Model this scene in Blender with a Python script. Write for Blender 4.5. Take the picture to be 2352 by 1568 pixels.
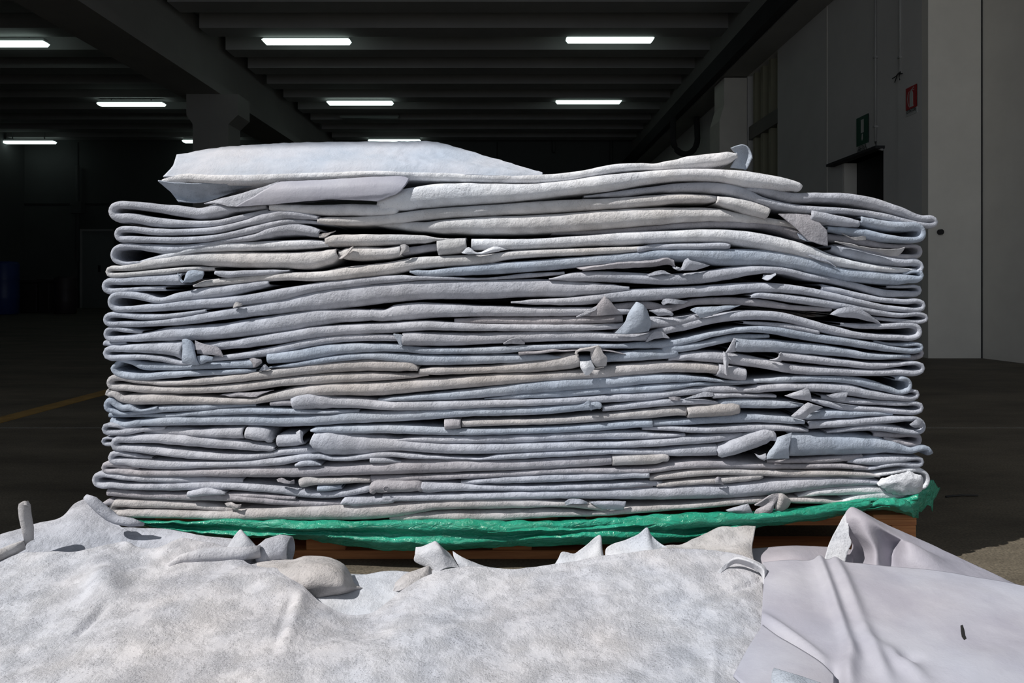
import bpy, bmesh, math, random
from mathutils import Vector, noise

# ------------------------------------------------------------------ clear
for o in list(bpy.data.objects): bpy.data.objects.remove(o, do_unlink=True)
scn = bpy.context.scene
COL = scn.collection
random.seed(7)

# ------------------------------------------------------------------ camera
HC, F, CX, HY = 0.69, 1568.0, 1176.0, 655.0      # eye height, focal length in px, horizon row
cam_d = bpy.data.cameras.new('camera'); cam = bpy.data.objects.new('camera', cam_d); COL.objects.link(cam)
cam.location = (0, 0, HC); cam.rotation_euler = (math.radians(90), 0, 0)
cam_d.sensor_width = 36; cam_d.lens = 24; cam_d.shift_y = -(784 - HY) / 2352.0
cam_d.clip_start = 0.05; cam_d.clip_end = 200
scn.camera = cam

# ------------------------------------------------------------------ world, sun, exposure
w = bpy.data.worlds.new('world'); scn.world = w; w.use_nodes = True
bg = w.node_tree.nodes['Background']; bg.inputs[0].default_value = (0.80, 0.88, 1.0, 1); bg.inputs[1].default_value = 0.62
SUN_DIR = Vector((0.63, 0.25, -0.735)).normalized()
sd = bpy.data.lights.new('sun', 'SUN'); sd.energy = 6.9; sd.angle = math.radians(0.53); sd.color = (1.0, 0.97, 0.93)
sun = bpy.data.objects.new('sun', sd); COL.objects.link(sun); sun.location = (-3, -2, 6)
sun.rotation_euler = SUN_DIR.to_track_quat('-Z', 'Y').to_euler()
scn.view_settings.view_transform = 'Standard'; scn.view_settings.look = 'None'
scn.view_settings.gamma = 1.0; scn.view_settings.use_curve_mapping = False
scn.view_settings.exposure = -0.55

# ------------------------------------------------------------------ materials
def new_mat(name):
    m = bpy.data.materials.new(name); m.use_nodes = True
    nt = m.node_tree; b = nt.nodes['Principled BSDF']
    return m, nt, b
def nd(nt, t, **kw):
    n = nt.nodes.new(t)
    for k, v in kw.items():
        if k in n.inputs: n.inputs[k].default_value = v
        else: setattr(n, k, v)
    return n
def ramp(nt, src, p0, c0, p1, c1):
    r = nt.nodes.new('ShaderNodeValToRGB')
    r.color_ramp.elements[0].position = p0; r.color_ramp.elements[0].color = (*c0, 1)
    r.color_ramp.elements[1].position = p1; r.color_ramp.elements[1].color = (*c1, 1)
    nt.links.new(src, r.inputs[0]); return r
def leather(name, c0, c1, rough=0.9, grain=0.9, speck=0.25, spec=0.25):
    m, nt, b = new_mat(name); L = nt.links.new
    g = nd(nt, 'ShaderNodeNewGeometry')
    n1 = nd(nt, 'ShaderNodeTexNoise', Scale=7.0, Detail=5.0, Roughness=0.6); L(g.outputs['Position'], n1.inputs['Vector'])
    r1 = ramp(nt, n1.outputs['Fac'], 0.36, c0, 0.64, c1)
    # blotches of warmer and colder tan across the skins
    n2 = nd(nt, 'ShaderNodeTexNoise', Scale=2.3, Detail=3.0); L(g.outputs['Position'], n2.inputs['Vector'])
    mx = nd(nt, 'ShaderNodeMix', data_type='RGBA'); mx.blend_type = 'MULTIPLY'; mx.inputs[0].default_value = 1.0
    r2 = ramp(nt, n2.outputs['Fac'], 0.35, (0.93, 0.97, 1.0), 0.65, (1.0, 0.97, 0.93))
    L(r1.outputs[0], mx.inputs[6]); L(r2.outputs[0], mx.inputs[7])
    # pits and loose fibres
    n3 = nd(nt, 'ShaderNodeTexNoise', Scale=330.0, Detail=3.0, Roughness=0.6); L(g.outputs['Position'], n3.inputs['Vector'])
    n4 = nd(nt, 'ShaderNodeTexNoise', Scale=14.0, Detail=3.0); L(g.outputs['Position'], n4.inputs['Vector'])
    a = nd(nt, 'ShaderNodeMath', operation='MULTIPLY_ADD'); L(n4.outputs['Fac'], a.inputs[0]); a.inputs[1].default_value = 0.28; L(n3.outputs['Fac'], a.inputs[2])
    r3 = ramp(nt, a.outputs[0], 0.47, (1 - speck,) * 3, 0.525, (1, 1, 1))
    mx2 = nd(nt, 'ShaderNodeMix', data_type='RGBA'); mx2.blend_type = 'MULTIPLY'; mx2.inputs[0].default_value = 1.0
    L(mx.outputs[2], mx2.inputs[6]); L(r3.outputs[0], mx2.inputs[7])
    L(mx2.outputs[2], b.inputs['Base Color'])
    b.inputs['Roughness'].default_value = rough; b.inputs['Specular IOR Level'].default_value = spec
    n5 = nd(nt, 'ShaderNodeTexNoise', Scale=190.0, Detail=6.0, Roughness=0.7); L(g.outputs['Position'], n5.inputs['Vector'])
    n6 = nd(nt, 'ShaderNodeTexNoise', Scale=22.0, Detail=4.0, Roughness=0.6); L(g.outputs['Position'], n6.inputs['Vector'])
    r6 = ramp(nt, n6.outputs['Fac'], 0.40, (0.25,) * 3, 0.62, (1, 1, 1))
    mu = nd(nt, 'ShaderNodeMath', operation='MULTIPLY'); L(n5.outputs['Fac'], mu.inputs[0]); L(r6.outputs[0], mu.inputs[1])
    ad = nd(nt, 'ShaderNodeMath', operation='ADD'); L(mu.outputs[0], ad.inputs[0]); lo = nd(nt, 'ShaderNodeMath', operation='MULTIPLY'); L(n6.outputs['Fac'], lo.inputs[0]); lo.inputs[1].default_value = 0.45; L(lo.outputs[0], ad.inputs[1])
    bp = nd(nt, 'ShaderNodeBump', Strength=grain, Distance=0.0055); L(ad.outputs[0], bp.inputs['Height']); L(bp.outputs[0], b.inputs['Normal'])
    return m
M = {
 'G': leather('grey_lilac_suede', (0.435, 0.45, 0.51), (0.52, 0.535, 0.60)),
 'B': leather('blue_grey_suede', (0.355, 0.405, 0.49), (0.45, 0.495, 0.575)),
 'T': leather('tan_grey_suede', (0.46, 0.435, 0.43), (0.535, 0.515, 0.525)),
 'TW': leather('light_tan_suede', (0.60, 0.575, 0.57), (0.68, 0.665, 0.675)),  # tan lightened to carry the stronger light on the upper folds
 'W': leather('pale_suede', (0.70, 0.71, 0.76), (0.78, 0.78, 0.81)),
 'M': leather('mauve_grey_suede', (0.36, 0.345, 0.375), (0.46, 0.445, 0.48)),  # mauve hides; also puts shade into the colour of set-back ones
 'S': leather('smooth_grain_leather', (0.36, 0.36, 0.43), (0.44, 0.445, 0.51), rough=0.55, grain=0.18, speck=0.02, spec=0.3),
 'S2': leather('dull_grain_leather', (0.31, 0.295, 0.34), (0.40, 0.38, 0.43), rough=0.55, grain=0.25, speck=0.02, spec=0.3),
 'P': leather('pale_blue_smooth_leather', (0.46, 0.51, 0.60), (0.55, 0.57, 0.64), rough=0.7, grain=0.35, speck=0.08, spec=0.3),
 'R': leather('rough_flesh_side', (0.49, 0.50, 0.555), (0.59, 0.585, 0.62), grain=0.9, speck=0.42),
 'R2': leather('pale_flesh_side', (0.52, 0.54, 0.60), (0.60, 0.61, 0.65), grain=0.7, speck=0.3),
}
def plain(name, col, rough=0.8, noise_amt=0.12, scale=3.0, metal=0.0, bump=0.0):
    m, nt, b = new_mat(name); L = nt.links.new
    g = nd(nt, 'ShaderNodeNewGeometry')
    n = nd(nt, 'ShaderNodeTexNoise', Scale=scale, Detail=6.0, Roughness=0.65); L(g.outputs['Position'], n.inputs['Vector'])
    r = ramp(nt, n.outputs['Fac'], 0.3, tuple(c * (1 - noise_amt) for c in col), 0.7, tuple(min(1, c * (1 + noise_amt)) for c in col))
    L(r.outputs[0], b.inputs['Base Color']); b.inputs['Roughness'].default_value = rough; b.inputs['Metallic'].default_value = metal
    if bump:
        bp = nd(nt, 'ShaderNodeBump', Strength=bump, Distance=0.01); L(n.outputs['Fac'], bp.inputs['Height']); L(bp.outputs[0], b.inputs['Normal'])
    return m
def floor_mat():
    m, nt, b = new_mat('stained_concrete_floor'); L = nt.links.new
    g = nd(nt, 'ShaderNodeNewGeometry')
    mp = nd(nt, 'ShaderNodeMapping'); mp.inputs['Scale'].default_value = (0.8, 2.2, 1); L(g.outputs['Position'], mp.inputs[0])
    n = nd(nt, 'ShaderNodeTexNoise', Scale=1.4, Detail=9.0, Roughness=0.7); L(mp.outputs[0], n.inputs['Vector'])
    r = ramp(nt, n.outputs['Fac'], 0.33, (0.065, 0.054, 0.039), 0.68, (0.18, 0.153, 0.112))
    n2 = nd(nt, 'ShaderNodeTexNoise', Scale=160.0, Detail=3.0); L(g.outputs['Position'], n2.inputs['Vector'])
    r2 = ramp(nt, n2.outputs['Fac'], 0.35, (0.6, 0.6, 0.6), 0.65, (1.15, 1.15, 1.15))
    mx = nd(nt, 'ShaderNodeMix', data_type='RGBA'); mx.blend_type = 'MULTIPLY'; mx.inputs[0].default_value = 1.0
    L(r.outputs[0], mx.inputs[6]); L(r2.outputs[0], mx.inputs[7]); L(mx.outputs[2], b.inputs['Base Color'])
    b.inputs['Roughness'].default_value = 0.7
    bp = nd(nt, 'ShaderNodeBump', Strength=0.3, Distance=0.002); L(n2.outputs['Fac'], bp.inputs['Height']); L(bp.outputs[0], b.inputs['Normal'])
    return m
M['floor'] = floor_mat()
M['yard'] = plain('sunlit_yard_paving', (0.26, 0.25, 0.23), 0.9, 0.1, 2.0)
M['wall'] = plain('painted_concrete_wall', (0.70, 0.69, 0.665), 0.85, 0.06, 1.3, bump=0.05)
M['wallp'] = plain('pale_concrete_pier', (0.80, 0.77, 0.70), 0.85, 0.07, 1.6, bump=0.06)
M['wallb'] = plain('grey_concrete_back', (0.10, 0.105, 0.105), 0.9, 0.08, 1.0)  # concrete darkened to carry the dimness deep in the hall
M['ceil'] = plain('grey_concrete_rib', (0.38, 0.38, 0.375), 0.9, 0.10, 0.8)
M['dark'] = plain('dark_recess', (0.03, 0.03, 0.032), 0.9)  # near-black, for the beam edge strip, lintel, drain pipe and wall lines
M['beam'] = plain('concrete_beam', (0.34, 0.335, 0.32), 0.9, 0.08, 1.0)
M['joint'] = plain('joint_filler', (0.05, 0.05, 0.05), 0.9)
M['paint_y'] = plain('worn_yellow_paint', (0.30, 0.18, 0.05), 0.7, 0.35, 9.0)
M['paint_w'] = plain('worn_white_paint', (0.20, 0.195, 0.18), 0.7, 0.5, 30.0)
M['red'] = plain('sign_red', (0.42, 0.015, 0.02), 0.5, 0.03)
M['green'] = plain('sign_green', (0.004, 0.07, 0.04), 0.5, 0.03)
M['white'] = plain('sign_white', (0.55, 0.56, 0.54), 0.5, 0.03)
M['black'] = plain('black_print', (0.015, 0.015, 0.015), 0.6, 0.03)
M['pipe'] = plain('grey_conduit', (0.42, 0.42, 0.41), 0.5, 0.05)
M['housing'] = plain('light_housing', (0.35, 0.36, 0.36), 0.5, 0.03)
M['frame'] = plain('olive_window_frame', (0.36, 0.35, 0.25), 0.6, 0.05)
M['fdark'] = plain('dark_window_panel', (0.15, 0.15, 0.13), 0.5, 0.08)
M['blue'] = plain('blue_plastic', (0.02, 0.05, 0.22), 0.4, 0.05)
M['bin'] = plain('dark_plastic_bin', (0.04, 0.03, 0.035), 0.5, 0.05)
M['door'] = plain('grey_metal_door', (0.20, 0.21, 0.21), 0.6, 0.03)
def wood_mat():
    m, nt, b = new_mat('orange_brown_wood'); L = nt.links.new
    g = nd(nt, 'ShaderNodeNewGeometry')
    mp = nd(nt, 'ShaderNodeMapping'); mp.inputs['Scale'].default_value = (3, 30, 40); L(g.outputs['Position'], mp.inputs[0])
    n = nd(nt, 'ShaderNodeTexNoise', Scale=2.0, Detail=6.0, Roughness=0.6); L(mp.outputs[0], n.inputs['Vector'])
    r = ramp(nt, n.outputs['Fac'], 0.3, (0.34, 0.12, 0.045), 0.7, (0.62, 0.27, 0.10))
    L(r.outputs[0], b.inputs['Base Color']); b.inputs['Roughness'].default_value = 0.75
    return m
M['wood'] = wood_mat()
def film_mat():
    m, nt, b = new_mat('green_plastic_film'); L = nt.links.new
    g = nd(nt, 'ShaderNodeNewGeometry')
    n = nd(nt, 'ShaderNodeTexNoise', Scale=9.0, Detail=5.0); L(g.outputs['Position'], n.inputs['Vector'])
    r = ramp(nt, n.outputs['Fac'], 0.3, (0.010, 0.25, 0.15), 0.7, (0.035, 0.36, 0.24))
    L(r.outputs[0], b.inputs['Base Color']); b.inputs['Roughness'].default_value = 0.15
    b.inputs['Specular IOR Level'].default_value = 0.6
    mp = nd(nt, 'ShaderNodeMapping'); mp.inputs['Scale'].default_value = (1, 1, 2.2); L(g.outputs['Position'], mp.inputs[0])
    n2 = nd(nt, 'ShaderNodeTexNoise', Scale=34.0, Detail=5.0, Roughness=0.6, Distortion=1.5); L(mp.outputs[0], n2.inputs['Vector'])
    bp = nd(nt, 'ShaderNodeBump', Strength=0.8, Distance=0.010); L(n2.outputs['Fac'], bp.inputs['Height']); L(bp.outputs[0], b.inputs['Normal'])
    return m
M['film'] = film_mat()
def emit(name, col, s):
    m, nt, b = new_mat(name); b.inputs['Base Color'].default_value = (0.8, 0.85, 0.82, 1)
    b.inputs['Emission Color'].default_value = (*col, 1); b.inputs['Emission Strength'].default_value = s; return m
M['tube'] = emit('lit_tube_cover', (0.80, 1.0, 0.93), 2.2)
M['tube_off'] = plain('unlit_tube_cover', (0.45, 0.5, 0.48), 0.3, 0.02)

# ------------------------------------------------------------------ helpers
def smooth(me):
    for p in me.polygons: p.use_smooth = True
def link(name, verts, faces, mat, parent=None, sm=True, origin=None):
    me = bpy.data.meshes.new(name)
    if origin is None and parent is None and verts:
        xs = [v[0] for v in verts]; ys = [v[1] for v in verts]; zs = [v[2] for v in verts]
        origin = ((min(xs) + max(xs)) / 2, (min(ys) + max(ys)) / 2, min(zs))
    off = Vector(origin) if origin is not None else Vector((0, 0, 0))
    if parent is not None: off = Vector(parent['_org']) if '_org' in parent else parent.location.copy()
    me.from_pydata([tuple(Vector(v) - off) for v in verts], [], faces); me.validate()
    bm = bmesh.new(); bm.from_mesh(me); bmesh.ops.recalc_face_normals(bm, faces=bm.faces); bm.to_mesh(me); bm.free()
    if sm: smooth(me)
    me.materials.append(M[mat] if isinstance(mat, str) else mat)
    o = bpy.data.objects.new(name, me); COL.objects.link(o)
    if parent is not None: o.parent = parent
    else: o.location = off
    return o
def tag(o, label, cat, group=None, kind=None):
    if label: o['label'] = label
    if cat: o['category'] = cat
    if group: o['group'] = group
    if kind: o['kind'] = kind
    return o
def empty(name, loc):
    o = bpy.data.objects.new(name, None); COL.objects.link(o); o.location = loc; o.empty_display_size = .1; return o
class MB:
    def __init__(s): s.v = []; s.f = []
    def box(s, x0, x1, y0, y1, z0, z1, bev=0.0):
        b = len(s.v)
        if bev <= 0:
            s.v += [(x, y, z) for z in (z0, z1) for y in (y0, y1) for x in (x0, x1)]
            s.f += [tuple(b + i for i in q) for q in ((0,2,3,1),(4,5,7,6),(0,1,5,4),(2,6,7,3),(0,4,6,2),(1,3,7,5))]
        else:
            bm = bmesh.new(); bmesh.ops.create_cube(bm, size=1)
            for v in bm.verts: v.co = Vector((x0 + (v.co.x + .5) * (x1 - x0), y0 + (v.co.y + .5) * (y1 - y0), z0 + (v.co.z + .5) * (z1 - z0)))
            bmesh.ops.bevel(bm, geom=list(bm.edges), offset=bev, segments=2, profile=.5, affect='EDGES')
            bm.verts.index_update(); s.v += [tuple(v.co) for v in bm.verts]; s.f += [tuple(b + v.index for v in f.verts) for f in bm.faces]; bm.free()
        return s
    def prism(s, pts, y0, y1):      # polygon in XZ extruded in Y
        b = len(s.v); n = len(pts)
        s.v += [(x, y0, z) for x, z in pts] + [(x, y1, z) for x, z in pts]
        s.f += [tuple(b + i for i in range(n)), tuple(b + n + i for i in reversed(range(n)))]
        s.f += [(b + i, b + (i + 1) % n, b + n + (i + 1) % n, b + n + i) for i in range(n)]; return s
    def tube(s, pts, r, seg=10, caps=True):
        b = len(s.v); pts = [Vector(p) for p in pts]; n = len(pts)
        rr = r if isinstance(r, (list, tuple)) else [r] * n
        for i, p in enumerate(pts):
            t = (pts[min(i + 1, n - 1)] - pts[max(i - 1, 0)]).normalized()
            up = Vector((0, 0, 1)) if abs(t.z) < .9 else Vector((0, 1, 0))
            a = t.cross(up).normalized(); c = a.cross(t).normalized()
            for k in range(seg):
                th = 2 * math.pi * k / seg
                s.v.append(tuple(p + a * math.cos(th) * rr[i] + c * math.sin(th) * rr[i]))
        for i in range(n - 1):
            for k in range(seg):
                k2 = (k + 1) % seg
                s.f.append((b + i * seg + k, b + i * seg + k2, b + (i + 1) * seg + k2, b + (i + 1) * seg + k))
        if caps:
            s.f.append(tuple(b + k for k in range(seg))); s.f.append(tuple(b + (n - 1) * seg + k for k in reversed(range(seg))))
        return s
    def lathe(s, c, prof, seg=24):
        b = len(s.v); c = Vector(c)
        for r, z in prof:
            for k in range(seg):
                th = 2 * math.pi * k / seg; s.v.append((c.x + r * math.cos(th), c.y + r * math.sin(th), c.z + z))
        for i in range(len(prof) - 1):
            for k in range(seg):
                k2 = (k + 1) % seg; s.f.append((b + i * seg + k, b + i * seg + k2, b + (i + 1) * seg + k2, b + (i + 1) * seg + k))
        s.f.append(tuple(b + k for k in range(seg))); s.f.append(tuple(b + (len(prof) - 1) * seg + k for k in range(seg)))
        return s
    def build(s, name, mat, parent=None, sm=False, origin=None): return link(name, s.v, s.f, mat, parent, sm, origin)
def at(px, py, Y): return Vector(((px - CX) * Y / F, Y, HC - (py - HY) * Y / F))
def cr(p0, p1, p2, p3, t):
    return 0.5 * ((2 * p1) + (-p0 + p2) * t + (2 * p0 - 5 * p1 + 4 * p2 - p3) * t * t + (-p0 + 3 * p1 - 3 * p2 + p3) * t ** 3)
def struct(o): o['kind'] = 'structure'; return o

# ================================================================== THE SETTING
YF = 0.3          # plane of the unseen doorway, placed for the shade it throws
YB = 21.0          # back wall
ZC = HC + 4.4      # underside of the roof ribs
ZB = HC + 3.5      # underside of the main beams
XW = 3.95          # inner right wall
XO = 4.45          # outer right wall, nearer the doorway
YP = 6.56          # face of the pier
struct(MB().box(-15, 9, .2, YB + .3, -0.2, 0.0).build('floor', 'floor'))
struct(MB().box(-15, 9, -9, .2, -0.2, -0.002).build('ground', 'yard'))  # unseen yard, added to bounce sunlight into the hall
b = MB()
y = 2.0
k = 0
while y < YB:
    b.box(-5.35, 3.75 if y > YP else XO, y, y + .42, ZC, ZC + .35); b.box(-15, -6.15, y, y + .42, ZC, ZC + .35); y += 1.075
b.box(-15, XO + 1.2, YF + .1, YB + .2, ZC + .35, ZC + .5)
struct(b.build('ceiling', 'ceil'))
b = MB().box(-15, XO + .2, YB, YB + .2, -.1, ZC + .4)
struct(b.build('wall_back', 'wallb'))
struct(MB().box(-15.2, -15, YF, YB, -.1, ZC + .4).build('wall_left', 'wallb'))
# right wall: two panels, the doorway between them, window band beyond
DY0, DY1, DZ = 7.26, 8.15, 2.14      # side doorway
WY0, WY1 = 10.15, 11.45               # window strip
b = MB()
b.box(XW, XO, YP, DY0, -.1, ZC + .3); b.box(XW, XO, DY0, DY1 + .0, DZ, ZC + .3); b.box(XW, XO, DY1, WY0, -.1, ZC + .3)
b.box(XW, XO, WY1, YB, -.1, ZC + .4); b.box(XW, XO, WY0, WY1, -.1, .9); b.box(XW, XO, WY0, WY1, ZB, ZC + .4)

struct(b.build('wall_right', 'wall'))
b = MB().box(XW - .012, XO, YP - .10, YP, -.1, ZC + .3); struct(b.build('trim_1', 'wallp'))
# outer stretch of the wall, very slightly turned
b = MB(); x0, x1 = XO, XO + .42; b.v += [(XO, YP - .1, -.1), (4.80, 4.5, -.1), (5.1, .3, -.1), (5.6, .3, -.1), (5.6, YP, -.1), (XO, YP, -.1)]
n = 6; b.v += [(v[0], v[1], ZC + .3) for v in b.v[:6]]
b.f += [(0, 1, 2, 3, 4, 5), (11, 10, 9, 8, 7, 6)] + [(i, (i + 1) % 6, 6 + (i + 1) % 6, 6 + i) for i in range(6)]
struct(b.build('wall_front', 'wallp'))
# unseen doorway header and left jamb, added to hold the sun back
struct(MB().box(-15, 5.6, YF, YF + .2, 5.5, 7.0).build('wall_header', 'wall'))
struct(MB().box(-15, -4.95, YF, YF + .2, -.1, 5.5).build('wall_jamb', 'wall'))
# beams
b = MB().box(-6.15, -5.33, YF, YB, ZB, ZB + .16).box(-5.95, -5.5, YF, YB, ZB + .16, ZC + .3); struct(b.build('trim_2', 'beam'))
b = MB().box(3.53, XW, YF + 1, YB, ZB, ZB + .22).box(3.7, XW, YF + 1, YB, ZB + .22, ZC + .3); struct(b.build('trim_3', 'beam'))
struct(MB().box(3.40, 3.53, YF + 1, YB, ZB + .02, ZB + .30).build('trim_4', 'dark'))
# joints: vertical gaps between wall panels, floor joint and floor line
struct(MB().box(XO - .012, XO + .002, YP - .105, YP - .098, 0, ZC).build('trim_5', 'joint'))
struct(MB().box(XW - .006, XW + .004, 8.55, 8.565, 0, ZB).build('trim_6', 'wallp'))
struct(MB().box(XW - .012, XW + .004, 6.56, 6.97, 0, ZC).build('trim_7', 'wall'))
struct(MB().box(-9, XO, 3.30, 3.306, -.01, .0012).build('trim_8', 'paint_w'))
o = MB().box(-2.68, -2.56, 2.2, 12.0, -.01, .002).build('floor_line', 'paint_y'); tag(o, 'faded yellow line painted on the dark concrete floor left of the stack', 'floor marking')
# dark bore hole in the pier
c = at(2158, 533, YP - .1)
b = MB(); b.tube([(c.x, YP - .13, c.z), (c.x, YP - .08, c.z)], .026, 16); tag(b.build('wall_plug', 'black'), 'small round black plug high on the pale pier right of the stack', 'wall plug')

# side doorway: pale reveal, dark leaf, canopy lip
d = empty('door_1', (XW, (DY0 + DY1) / 2, 0)); struct(d)
struct(MB().box(XW + .15, XW + .20, DY0, DY1, 0, DZ).build('door_leaf', 'black', d))
struct(MB().box(XW + .002, XW + .15, DY1 - .03, DY1 + .005, 0, DZ).build('door_jamb', 'wallp', d))
struct(MB().box(XW - .10, XW + .36, DY0 - .03, DY1 + .22, DZ, DZ + .03).build('door_lintel', 'dark', d))
# window strip with mullions
wn = empty('window_1', (XW, (WY0 + WY1) / 2, .9)); struct(wn)
struct(MB().box(XW + .20, XW + .24, WY0, WY1, .9, ZB).build('window_panel', 'fdark', wn))
for i in range(4):
    yy = WY0 + .06 + i * .34
    struct(MB().box(XW + .05, XW + .2, yy, yy + .09, .9, ZB).build('mullion', 'frame', wn))
struct(MB().box(XW + .02, XW + .2, WY0, WY1, 3.12, 3.34).build('transom', 'fdark', wn))

# columns
def column(x, y, wd, label, bracket_l=.12, bracket_r=.18):
    h = wd / 2
    pts = [(x - h, 0), (x + h, 0), (x + h, ZB - .55), (x + h + bracket_r, ZB - .38), (x + h + bracket_r, ZB), (x - h - bracket_l, ZB), (x - h - bracket_l, ZB - .38), (x - h, ZB - .55)]
    b = MB().prism(pts, y, y + .55)
    b.box(x - .05, x - .02, y - .008, y, 0, ZB - .0)
    return tag(b.build('column', 'beam'), label, 'column')
column(-5.52, 12.5, .65, 'tall square concrete column with widened bracket head, left behind the stack')
cb = at(1690, 300, 12.2)
b = MB().prism([(3.48, 0), (3.94, 0), (3.94, ZB - .02), (3.56, ZB - .02), (3.56, 3.72), (3.48, 3.45)], 11.45, 12.0)
tag(b.build('column', 'wallp'), 'pale concrete column with stepped head beside the window strip', 'column')
# drain pipe loop at the far end of the right beam
b = MB(); pts = []
for i in range(13):
    t = math.pi * i / 12; pts.append(at(1552 - 28 * math.cos(t) + 22, 318 + 36 * math.sin(t), 14))
b.tube([at(1546, 268, 14)] + pts + [at(1600, 268, 14)], .06, 10)
tag(b.build('drain_pipe', 'dark', sm=True), 'dark curved drain pipe under the far end of the right beam', 'pipe')

# conduits on right wall
def conduit(px, ytop, ybot, label, tail=False):
    Y = XW * F / (px - CX)
    z0 = HC - (ybot - HY) * Y / F
    t = empty('conduit', (XW - .02, Y, z0)); tag(t, label, 'conduit')
    MB().tube([(XW - .02, Y, z0), (XW - .02, Y, ZB)], .012, 10).build('pipe', 'pipe', t, sm=True)
    for zz in (z0 + .15, z0 + .9, z0 + 1.7):
        MB().box(XW - .04, XW, Y - .02, Y + .02, zz, zz + .02).build('clip', 'pipe', t)
    if tail:
        for i in range(6):
            a = i * 1.05
            MB().tube([(XW - .02, Y, z0 + .02), (XW - .04, Y + .04 * math.cos(a), z0 - .02), (XW - .05, Y + .09 * math.cos(a), z0 - .03 - .06 * abs(math.sin(a)))], .005, 6).build('loose_wire', 'black', t, sm=True)
    else:
        MB().tube([(XW - .02, Y, z0), (XW - .02, Y - .02, z0 - .08), (XW - .03, Y - .16, z0 - .12)], .012, 8).build('cable', 'pipe', t, sm=True)
conduit(2015, 0, 325, 'thin grey conduit running down the right wall to the side doorway')
conduit(2072, 0, 168, 'thin grey conduit on the right wall ending in loose black wires', True)

# signs: drawn in local u (along the wall towards the camera... left to right in the photo) and z
def text_mesh(name, body, size, mat, parent, org, u0, z0, wd):
    cu = bpy.data.curves.new(name, 'FONT'); cu.body = body; cu.size = size; cu.align_x = 'CENTER'; cu.align_y = 'CENTER'; cu.extrude = .0006
    to = bpy.data.objects.new(name, cu); COL.objects.link(to)
    dg = bpy.context.evaluated_depsgraph_get(); me = bpy.data.meshes.new_from_object(to.evaluated_get(dg))
    bpy.data.objects.remove(to, do_unlink=True)
    xs = [v.co.x for v in me.vertices]; sc = wd / (max(xs) - min(xs))
    for v in me.vertices: v.co = Vector((-.006 - v.co.z, -(v.co.x * sc + u0), v.co.y + z0))
    me.materials.clear(); me.materials.append(M[mat])
    o = bpy.data.objects.new(name, me); COL.objects.link(o); o.parent = parent; return o
def sign_poly(name, pts, mat, parent, d=.004, ring=False):
    n = len(pts); v = [(-d, -u, z) for u, z in pts] + [(0, -u, z) for u, z in pts]
    f = [tuple(range(n)), tuple(reversed(range(n, 2 * n)))] + [(i, (i + 1) % n, n + (i + 1) % n, n + i) for i in range(n)]
    me = bpy.data.meshes.new(name); me.from_pydata(v, [], f); me.materials.append(M[mat])
    o = bpy.data.objects.new(name, me); COL.objects.link(o); o.parent = parent; return o
def wall_pt(px, py):
    Y = XW * F / (px - CX); return Y, HC - (py - HY) * Y / F
def sign(px0, px1, ytop1, ysplit1, ybot1, label, cat):
    Ya, _ = wall_pt(px0, 0); Yb, zt = wall_pt(px1, ytop1); _, zs = wall_pt(px1, ysplit1); _, zb = wall_pt(px1, ybot1)
    t = empty('wall_sign', (XW - .014, (Ya + Yb) / 2, zb)); tag(t, label, cat)
    hw = (Ya - Yb) / 2
    return t, hw, zs - zb, zt - zb
t, hw, zs, zt = sign(1971, 1998, 260, 327, 345, 'green and white emergency sign above the side doorway', 'sign')
sign_poly('backing', [(-hw, 0), (hw, 0), (hw, zt), (-hw, zt)], 'white', t)
sign_poly('green_field', [(-hw, zs), (hw, zs), (hw, zt), (-hw, zt)], 'green', t, .006)
sign_poly('pictogram', [(-hw * .2, zs + (zt - zs) * .42), (hw * .28, zs + (zt - zs) * .42), (hw * .28, zs + (zt - zs) * .88), (-hw * .2, zs + (zt - zs) * .88)], 'white', t, .008)
sign_poly('arrow', [(0, zs + (zt - zs) * .14), (hw * .16, zs + (zt - zs) * .22), (hw * .10, zs + (zt - zs) * .38), (-hw * .02, zs + (zt - zs) * .38), (-hw * .10, zs + (zt - zs) * .22)], 'white', t, .008)
text_mesh('lettering', 'USCITA DI', .05, 'black', t, None, 0, zs * .72, hw * 1.3)
text_mesh('lettering', 'EMERGENZA', .05, 'black', t, None, 0, zs * .35, hw * 1.6)
t, hw, zs, zt = sign(2085, 2110, 192, 244, 258, 'red and white fire extinguisher sign on the right wall beside the pier', 'sign')
H = zt - zs
sign_poly('backing', [(-hw, 0), (hw, 0), (hw, zt), (-hw, zt)], 'white', t)
sign_poly('red_field', [(-hw, zs), (hw, zs), (hw, zt), (-hw, zt)], 'red', t, .006)
cyl = [(-.30, .08), (.42, .08), (.42, .14), (.36, .16), (.36, .66), (.30, .74), (.12, .80), (.12, .84), (-.02, .84), (-.02, .80), (-.2, .74), (-.26, .66), (-.26, .16), (-.30, .14)]
sign_poly('extinguisher_body', [(hw * u, zs + H * z) for u, z in cyl], 'white', t, .008)
sign_poly('extinguisher_handle', [(hw * u, zs + H * z) for u, z in [(0, .84), (.5, .94), (.5, .90), (.14, .84), (.55, .80), (.55, .77), (.1, .81)]], 'white', t, .008)
hs = [(-.02, .82), (-.3, .80), (-.5, .70), (-.58, .5), (-.52, .3), (-.36, .14)]
sign_poly('extinguisher_hose', [(hw * u, zs + H * z) for u, z in hs] + [(hw * (u - .09), zs + H * z) for u, z in reversed(hs)], 'white', t, .008)
text_mesh('lettering', 'ESTINTORE', .05, 'black', t, None, 0, zs * .68, hw * 1.75)
sign_poly('small_print', [(-hw * .5, zs * .30), (hw * .3, zs * .30), (hw * .3, zs * .36), (-hw * .5, zs * .36)], 'pipe', t, .006)

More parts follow.
